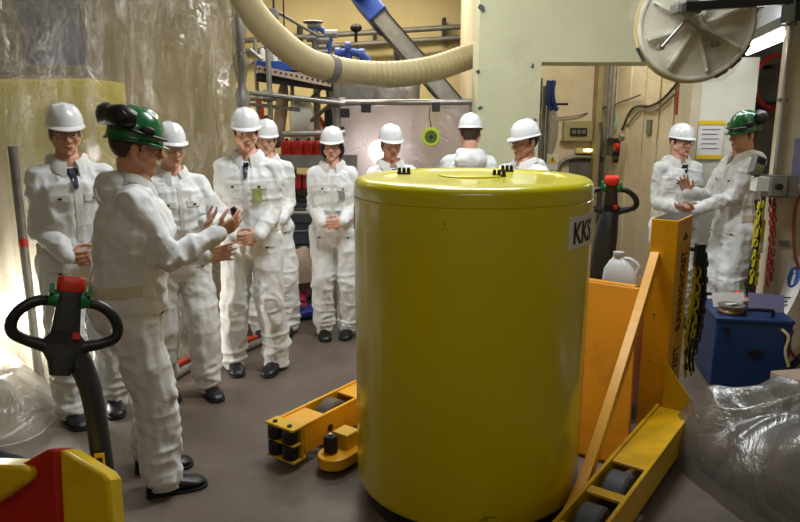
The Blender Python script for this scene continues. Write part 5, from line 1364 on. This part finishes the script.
MB().box(at(768, 67, 6.82), (.05, .14, .03)).build('hook', M['dark_metal'], hk)
o = MB().box(at(769, 103, 6.8), (.42, .14, .03)).build('recess_shelf', M['black']); tag(o, 'dark shelf edge in the recess below the coiled hose', 'shelf')
c_ = at(711, 140, 5.99); nt_ = thing('notice_board', 'white notice with yellow bars on the white cabinet behind the green hard hat', 'notice', c_)
MB().box((c_.x, 6.005, c_.z), (.22, .006, .32)).build('sheet', M['paper'], nt_)
for dz in (.145, -.145): MB().box((c_.x, 5.999, c_.z + dz), (.22, .006, .035)).build('bar', M['notice_yellow'], nt_)
for k in range(5): MB().box((c_.x - .01 * (k % 2), 5.999, c_.z + .09 - .04 * k), (.15 - .02 * (k % 2), .004, .006)).build('print', M['print_violet'], nt_)
c_ = at(741, 51, 5.98); o = MB().box(c_, (.08, .03, .03)).build('yellow_tag', M['notice_yellow']); tag(o, 'small yellow tag on the top edge of the white cabinet', 'tag')

# ------------------------------------------------------------ pillar fittings
PYF = 4.9
vp = thing('conduit', 'upright grey conduit running down the near pillar to the switch box', 'conduit', at(784, 176, PYF - .03))
t = at(790, 40, PYF - .03); MB().cyl((t.x, PYF - .03, HC), (t.x, PYF - .03, at(784, 174, PYF - .03).z), .016).build('pipe', M['steel'], vp)
for z in (1.9, 2.4): MB().box((t.x, PYF - .02, z), (.06, .04, .025)).build('saddle', M['steel_dull'], vp)
c_ = at(779, 186, PYF - .06); eb = thing('switch_box', 'grey electrical switch box with round knob on the near pillar', 'switch box', c_)
MB().box((c_.x + .01, PYF - .05, c_.z), (.20, .10, .155)).build('housing', M['steel_dull'], eb, bevel=.006)
MB().box((c_.x - .03, PYF - .105, c_.z), (.11, .02, .13)).build('cover', M['steel'], eb, bevel=.004)
MB().cyl((c_.x - .035, PYF - .11, c_.z), (c_.x - .035, PYF - .14, c_.z), .022, n=16).build('knob', M['dark_metal'], eb)
sk_ = at(759, 184, PYF - .06); MB().box((sk_.x + .015, PYF - .05, sk_.z), (.10, .09, .10)).build('socket', M['cabinet_white'], eb, bevel=.004)
c_ = at(757, 166, PYF - .05); T = Matrix.Translation(c_) @ Matrix.Rotation(.35, 4, 'Y') @ Matrix.Rotation(-.3, 4, 'X'); me_ = thing('meter', 'small tilted grey meter resting on the switch box', 'meter', c_)
MB().box((0, 0, 0), (.08, .07, .13), T).build('housing', M['steel_dull'], me_, bevel=.006); MB().box((0, -.037, .03), (.055, .006, .04), T).build('display', M['black'], me_); MB().box((0, -.037, -.03), (.05, .006, .03), T).build('keypad', M['lime_dark'], me_)
def chain(mb, P, r=.016, w=.006):
    Q = crom(P, 12); L = 0; last = 0; k = 0; acc = 0
    step = r * 2.3
    for i in range(1, len(Q)):
        acc += (Q[i] - Q[i - 1]).length
        if acc >= step:
            acc = 0; d = (Q[i] - Q[i - 1]).normalized(); x, y, _ = frame(d); s_ = x if k % 2 else y; k += 1
            mb.tube([Q[i] + d * (r * 1.6 * math.cos(t)) + s_ * (r * .8 * math.sin(t)) for t in [2 * PI * j / 8 for j in range(8)]], w, 5, 0, closed=True)
    return mb
hx = at(769, 198, PYF - .05)
rc = chain(chain(MB(), [at(770, 196, PYF - .05), at(771, 230, PYF - .05), at(768, 285, PYF - .05)]), [at(774, 196, PYF - .04), at(774, 230, PYF - .04), at(771, 280, PYF - .04)]).build('red_chain', M['chain_red']); tag(rc, 'red and white plastic chain hanging below the switch box', 'chain')
yc = thing('chain_bundle', 'black and yellow plastic chains hanging beside the green-hatted person', 'chain', at(758, 200, PYF - .06))
chain(MB(), [at(759, 198, PYF - .08), at(757, 230, PYF - .1), at(751, 283, PYF - .1)]).build('yellow_chain', M['chain_yellow'], yc); chain(MB(), [at(763, 198, PYF - .06), at(760, 235, PYF - .06), at(756, 284, PYF - .06)]).build('yellow_chain', M['chain_yellow'], yc)
MB().tube([at(757, 200, PYF - .06), at(759, 225, PYF - .05), at(753, 262, PYF - .06), at(749, 284, PYF - .06)], .018).build('black_strap', M['black'], yc)
fs = at(757, 243, PYF - .03); o = thing('hanging_tag', 'yellow and white tag hanging among the chains by the pillar', 'tag', fs)
MB().box(fs + Vector((0, -.01, .07)), (.075, .012, .20), rz=0).build('yellow_part', M['notice_yellow'], o); MB().box(fs + Vector((0, -.022, -.02)), (.07, .008, .10)).build('white_label', M['paper'], o)
c_ = at(784, 243, PYF); o = MB().box((c_.x, PYF - .006, c_.z), (.07, .012, .04)).build('socket_plate', M['steel_dull'], bevel=.003); tag(o, 'small grey plate on the near pillar below the switch box', 'plate')
c_ = at(798, 160, PYF); o = MB().box((c_.x + .02, PYF - .004, c_.z), (.12, .006, .30)).build('wall_paper', M['print_violet']); tag(o, 'pale printed paper on the pillar at the picture edge', 'paper')
o = MB().tube([at(812, 190, PYF - .03), at(798, 200, PYF - .03), at(794, 225, PYF - .03), at(795, 255, PYF - .03), at(802, 275, PYF - .03)], .012).build('orange_cable', M['copper']); tag(o, 'thin orange-brown cable loop on the pillar above the round sign', 'cable')
o = MB().tube([at(793, 330, PYF - .05), at(789, 340, PYF - .05), at(791, 352, PYF - .04), at(803, 362, PYF - .04)], .014).build('orange_cable', M['orange_hose']); tag(o, 'orange cable beside the blue case at the picture edge', 'cable')
o = MB().tube([at(777, 382, 4.55), at(790, 368, 4.5), at(806, 352, 4.5)], [.02, .022, .022]).build('black_tube', M['black']); o.location.z = 0; tag(o, 'short black rod beside the blue case with an orange tip', 'rod')

# ------------------------------------------------------------ blue case and what lies on it
bc = thing('blue_case', 'dark blue equipment case with two black handles beside the near pillar', 'case', (2.31, 4.31, 0), math.radians(-11))
BW, BD, BH = .47, .50, .50
MB().box((0, BD / 2, BH / 2 + .0), (BW, BD, BH - .03)).build('body', M['blue_case'], bc, world=False, bevel=.012)
MB().box((0, BD / 2, BH - .012), (BW + .012, BD + .012, .024)).build('lid', M['blue_case'], bc, world=False, bevel=.006)
for x, y in ((-.18, .08), (.18, .08), (.18, .42), (-.18, .42)): MB().cyl((x, y, 0), (x, y, .02), .025).build('foot', M['rubber'], bc, world=False)
def arch(w, h, r): return [(-w / 2, 0, 0), (-w / 2, 0, h * .8), (-w / 2 + .015, 0, h), (w / 2 - .015, 0, h), (w / 2, 0, h * .8), (w / 2, 0, 0)]
for (x, y) in ((.04, .07), (-.12, .46)): MB().tube(arch(.17, .045, 0), .012, 8, 3, Mx=Matrix.Translation((x, y, BH))).build('handle', M['black'], bc, world=False)
MB().box((-.17, -.004, .43), (.04, .02, .022)).build('latch', M['dark_metal'], bc, world=False)
MB().lathe([(0, 0), (.05, 0), (.05, .008), (0, .010)], (.02, -.001, .275), (0, -1, 0), n=28, sx=1.0, sy=.45).build('recess_grip', M['black'], bc, world=False)
MB().tube([(.16, -.012, .445), (.20, -.03, .40), (.195, -.02, .30), (.225, -.02, .20)], .010).build('cord', M['chain_yellow'] if False else M['wall_cream'], bc, world=False)
def oncase(x, y, z=0): return parent_matrix(bc) @ Vector((x, y, BH + z))
w_ = thing('wire_reel', 'flat reel of copper wire lying on the blue case', 'wire reel', oncase(-.115, .14), math.radians(10))
MB().lathe([(.03, 0), (.085, 0), (.085, .006), (.03, .006), (.03, 0)], n=30).build('flange', M['dark_metal'], w_, world=False); MB().lathe([(.03, .05), (.085, .05), (.085, .056), (.03, .056), (.03, .05)], n=30).build('flange', M['steel_dull'], w_, world=False)
for k in range(5): MB().tube([((.072 - .001 * k) * math.cos(t), (.072 - .001 * k) * math.sin(t), .011 + .009 * k) for t in [2 * PI * i / 24 for i in range(24)]], .0055, 6, 0, closed=True).build('winding', M['copper'] if k % 2 == 0 else M['steel'], w_, world=False)
MB().box((0, 0, .03), (.055, .055, .055)).build('core', M['paper'], w_, world=False)
o = MB().box((0, 0, .004), (.07, .04, .006), Matrix.Translation(oncase(-.11, .12, .062)) @ Matrix.Rotation(.5, 4, 'Z') @ Matrix.Rotation(-.25, 4, 'X')).build('paper_tag', M['paper']); tag(o, 'small white paper tag lying on the copper wire reel', 'paper tag')
pp2 = MB(); pp2.box((0, 0, 0), (.22, .004, .10), Matrix.Translation(oncase(-.10, .27, .055)) @ Matrix.Rotation(-.45, 4, 'X')); o = pp2.build('paper_sheet', M['paper']); tag(o, 'white paper sheet leaning behind the copper wire reel', 'paper')
pp2 = MB(); pp2.box((0, 0, 0), (.24, .004, .12), Matrix.Translation(oncase(.12, .21, .062)) @ Matrix.Rotation(-.35, 4, 'X') @ Matrix.Rotation(.08, 4, 'Y')); o = pp2.build('paper_sheet', M['print_violet']); tag(o, 'pale printed sheet standing on the right half of the blue case', 'paper')
pp2 = MB(); pp2.box((0, 0, 0), (.10, .07, .05)); o = MB().add(pp2.V, pp2.F, Matrix.Translation(oncase(.02, .32, .026)) @ Matrix.Rotation(.3, 4, 'Z')).build('small_carton', M['beige_bag'], bevel=.003); tag(o, 'small beige carton among the papers on the blue case', 'carton')
rc_ = oncase(-.0, .42, 0); o = thing('red_cap', 'round red helmet-like cap on the back of the blue case', 'headgear', rc_); MB().lathe([(0, 0), (.06, 0), (.062, .03), (.058, .05), (.03, .065), (.018, .085), (0, .088)], n=26).build('dome', M['red_bright'], o, world=False); MB().lathe([(0, -.0), (.066, 0), (.066, .008), (0, .008)], n=26).build('rim', M['red'], o, world=False)  # dome and rim model a red helmet-like cap
# curled sign sheet with the blue round symbol
c_ = at(786, 284, 4.80); sg = thing('mandatory_sign', 'curled white sign sheet with a blue round symbol beside the blue case', 'sign', c_)
def sheet_pt(u, v, off=0):   # u across 0..1, v down 0..1
    px = 797 - 22 * v ** 1.8 + (u - .5) * 20 * (1 - .25 * v) + 2 * v; py = 256 + 62 * v
    return at(px, py, 4.84 - .25 * v ** 2 * 1.0 + .05 * math.sin(u * PI) - off)
V = []; F = []; nu, nv_ = 8, 16
for l in (0, .003):
    for j in range(nv_ + 1):
        for i in range(nu + 1): V.append(sheet_pt(i / nu, j / nv_, l))
K = (nu + 1) * (nv_ + 1)
for j in range(nv_):
    for i in range(nu):
        a_ = j * (nu + 1) + i; F.append((a_, a_ + nu + 1, a_ + nu + 2, a_ + 1)); F.append((K + a_, K + a_ + 1, K + a_ + nu + 2, K + a_ + nu + 1))
link_mesh('sheet', V, F, M['paper'], sg)
def disc_on(cu_, cv_, ru, rv, off, n=28): 
    P = [sheet_pt(cu_, cv_, off)] + [sheet_pt(cu_ + ru * math.cos(t), cv_ + rv * math.sin(t), off) for t in [2 * PI * i / n for i in range(n)]]
    return P, [(0, 1 + i, 1 + (i + 1) % n) for i in range(n)]
P, F_ = disc_on(.48, .34, .36, .17, .006); sy_ = link_mesh('symbol', P, F_, M['print_blue'], sg)
P, F_ = disc_on(.44, .25, .07, .035, .009, 12); link_mesh('pictogram_head', P, F_, M['paper'], sy_)
P = [sheet_pt(u, v, .009) for u, v in ((.36, .30), (.54, .29), (.66, .38), (.60, .42), (.52, .36), (.54, .46), (.40, .47))]; link_mesh('pictogram_body', P, [tuple(range(7))], M['paper'], sy_)
for k in range(3): P = [sheet_pt(u, v, .006) for u, v in ((.25, .66 + .06 * k), (.7 - .1 * (k % 2), .66 + .06 * k), (.7 - .1 * (k % 2), .68 + .06 * k), (.25, .68 + .06 * k))]; link_mesh('print', P, [(0, 1, 2, 3)], M['print_black'], sg)

# yellow-black chains hung on a hook of the mast
mt = parent_matrix(truck)
h0 = mt @ Vector((.66, 1.42, 1.06)); ck = thing('hazard_chain', 'black and yellow plastic chain bunched on the back of the orange mast', 'chain', h0)
MB().cyl(mt @ Vector((.60, 1.405, 1.05)), mt @ Vector((.70, 1.43, 1.05)), .012).build('hook', M['black'], ck); MB().box(mt @ Vector((.675, 1.425, 1.02)), (.05, .05, .13)).build('handle', M['black'], ck, bevel=.006)
for k in range(9):
    x = .655 + .022 * (k % 3); y = 1.425 + .02 * (k // 3); z1_ = .30 + .05 * ((k * 5) % 7)
    b = chain(MB(), [mt @ Vector((x, y, 1.05)), mt @ Vector((x + .012 * math.sin(k), y + .01, .8)), mt @ Vector((x - .010 * math.cos(k * 2), y, .55)), mt @ Vector((x, y + .008, z1_))], .015, .0055)
    b.build('strand', M['chain_yellow' if k % 3 != 2 else 'black'], ck)
for k in range(3):
    x = .66 + .02 * k; MB().tube([mt @ Vector((x, 1.43, 1.04)), mt @ Vector((x + .02, 1.44, .75)), mt @ Vector((x - .01, 1.43, .45)), mt @ Vector((x, 1.43, .32))], .008, 8).build('strap', M['black'], ck)
# ------------------------------------------------------------ film-wrapped bundles at the near right
q1 = sheet_heap('wrapped_bundle', (2.16, 2.98, 0), .56, .50, .30, M['grey_cloth'], 91, n=60, folds=.08, sq=1.3); tag(q1, 'grey bundle under clear plastic film at the near right', 'bundle')
q2 = sheet_heap('plastic_film', (2.19, 2.98, .012), .72, .64, .38, M['film_bag'], 93, n=150, folds=.17, sq=1.25); tag(q2, 'crumpled clear plastic film over the grey bundle at the near right', 'plastic film')
q3 = sheet_heap('plastic_film', (2.52, 3.26, .25), .66, .36, .10, M['film_white'], 97, n=90, folds=.12, sq=1.2); tag(q3, 'folded milky plastic film on top of the heap before the blue case', 'plastic film')
c_ = at(795, 378, 3.9); o = MB().box((c_.x + .05, 3.92, c_.z - .10), (.22, .25, .20), rz=.2).build('carton', M['beige_bag'], bevel=.004); tag(o, 'corner of a beige carton between the plastic film and the blue case', 'carton')
# black device in the speaker's hand
def hand_world(root_, A_, side, along, dn):
    mw = parent_matrix(root_); w_, a_ = A_[side][2], A_[side][3]; f = Vector(a_['f']).normalized(); n = Vector(a_['n']); n = (n - f * n.dot(f)).normalized()
    return mw @ (w_ + f * along + n * dn), (mw.to_3x3() @ f).normalized(), (mw.to_3x3() @ n).normalized()
p, f, n = hand_world(SPK[0], SPK[1], -1, .125, .032)
dv_ = thing('remote_device', 'small black device with wrist strap held in the hand of the green-hatted speaker', 'device', p)
s_ = f.cross(n).normalized(); T = mx_axes(p, f, s_, n)
MB().prism(rrect(.032, .10, .01, 3), .022, T).build('casing', M['black'], dv_, bevel=.002); MB().box((0, .0, .024), (.018, .04, .004), T).build('display', M['print_violet'], dv_)
MB().tube([T @ Vector((0, -.05, .01)), T @ Vector((-.05, -.07, .0)), T @ Vector((-.11, -.05, -.02))], .004, 6).build('wrist_strap', M['black'], dv_)
p, f, n = hand_world(GES[0], GES[1], 1, .10, .035)
pc = thing('paper_cup', 'small white cup held low by the gesturing person in the green hard hat', 'cup', p)
MB().lathe([(.022, -.035), (.030, .035), (.028, .035), (.020, -.031), (0, -.031)], p, n=24).build('cup', M['paper'], pc)
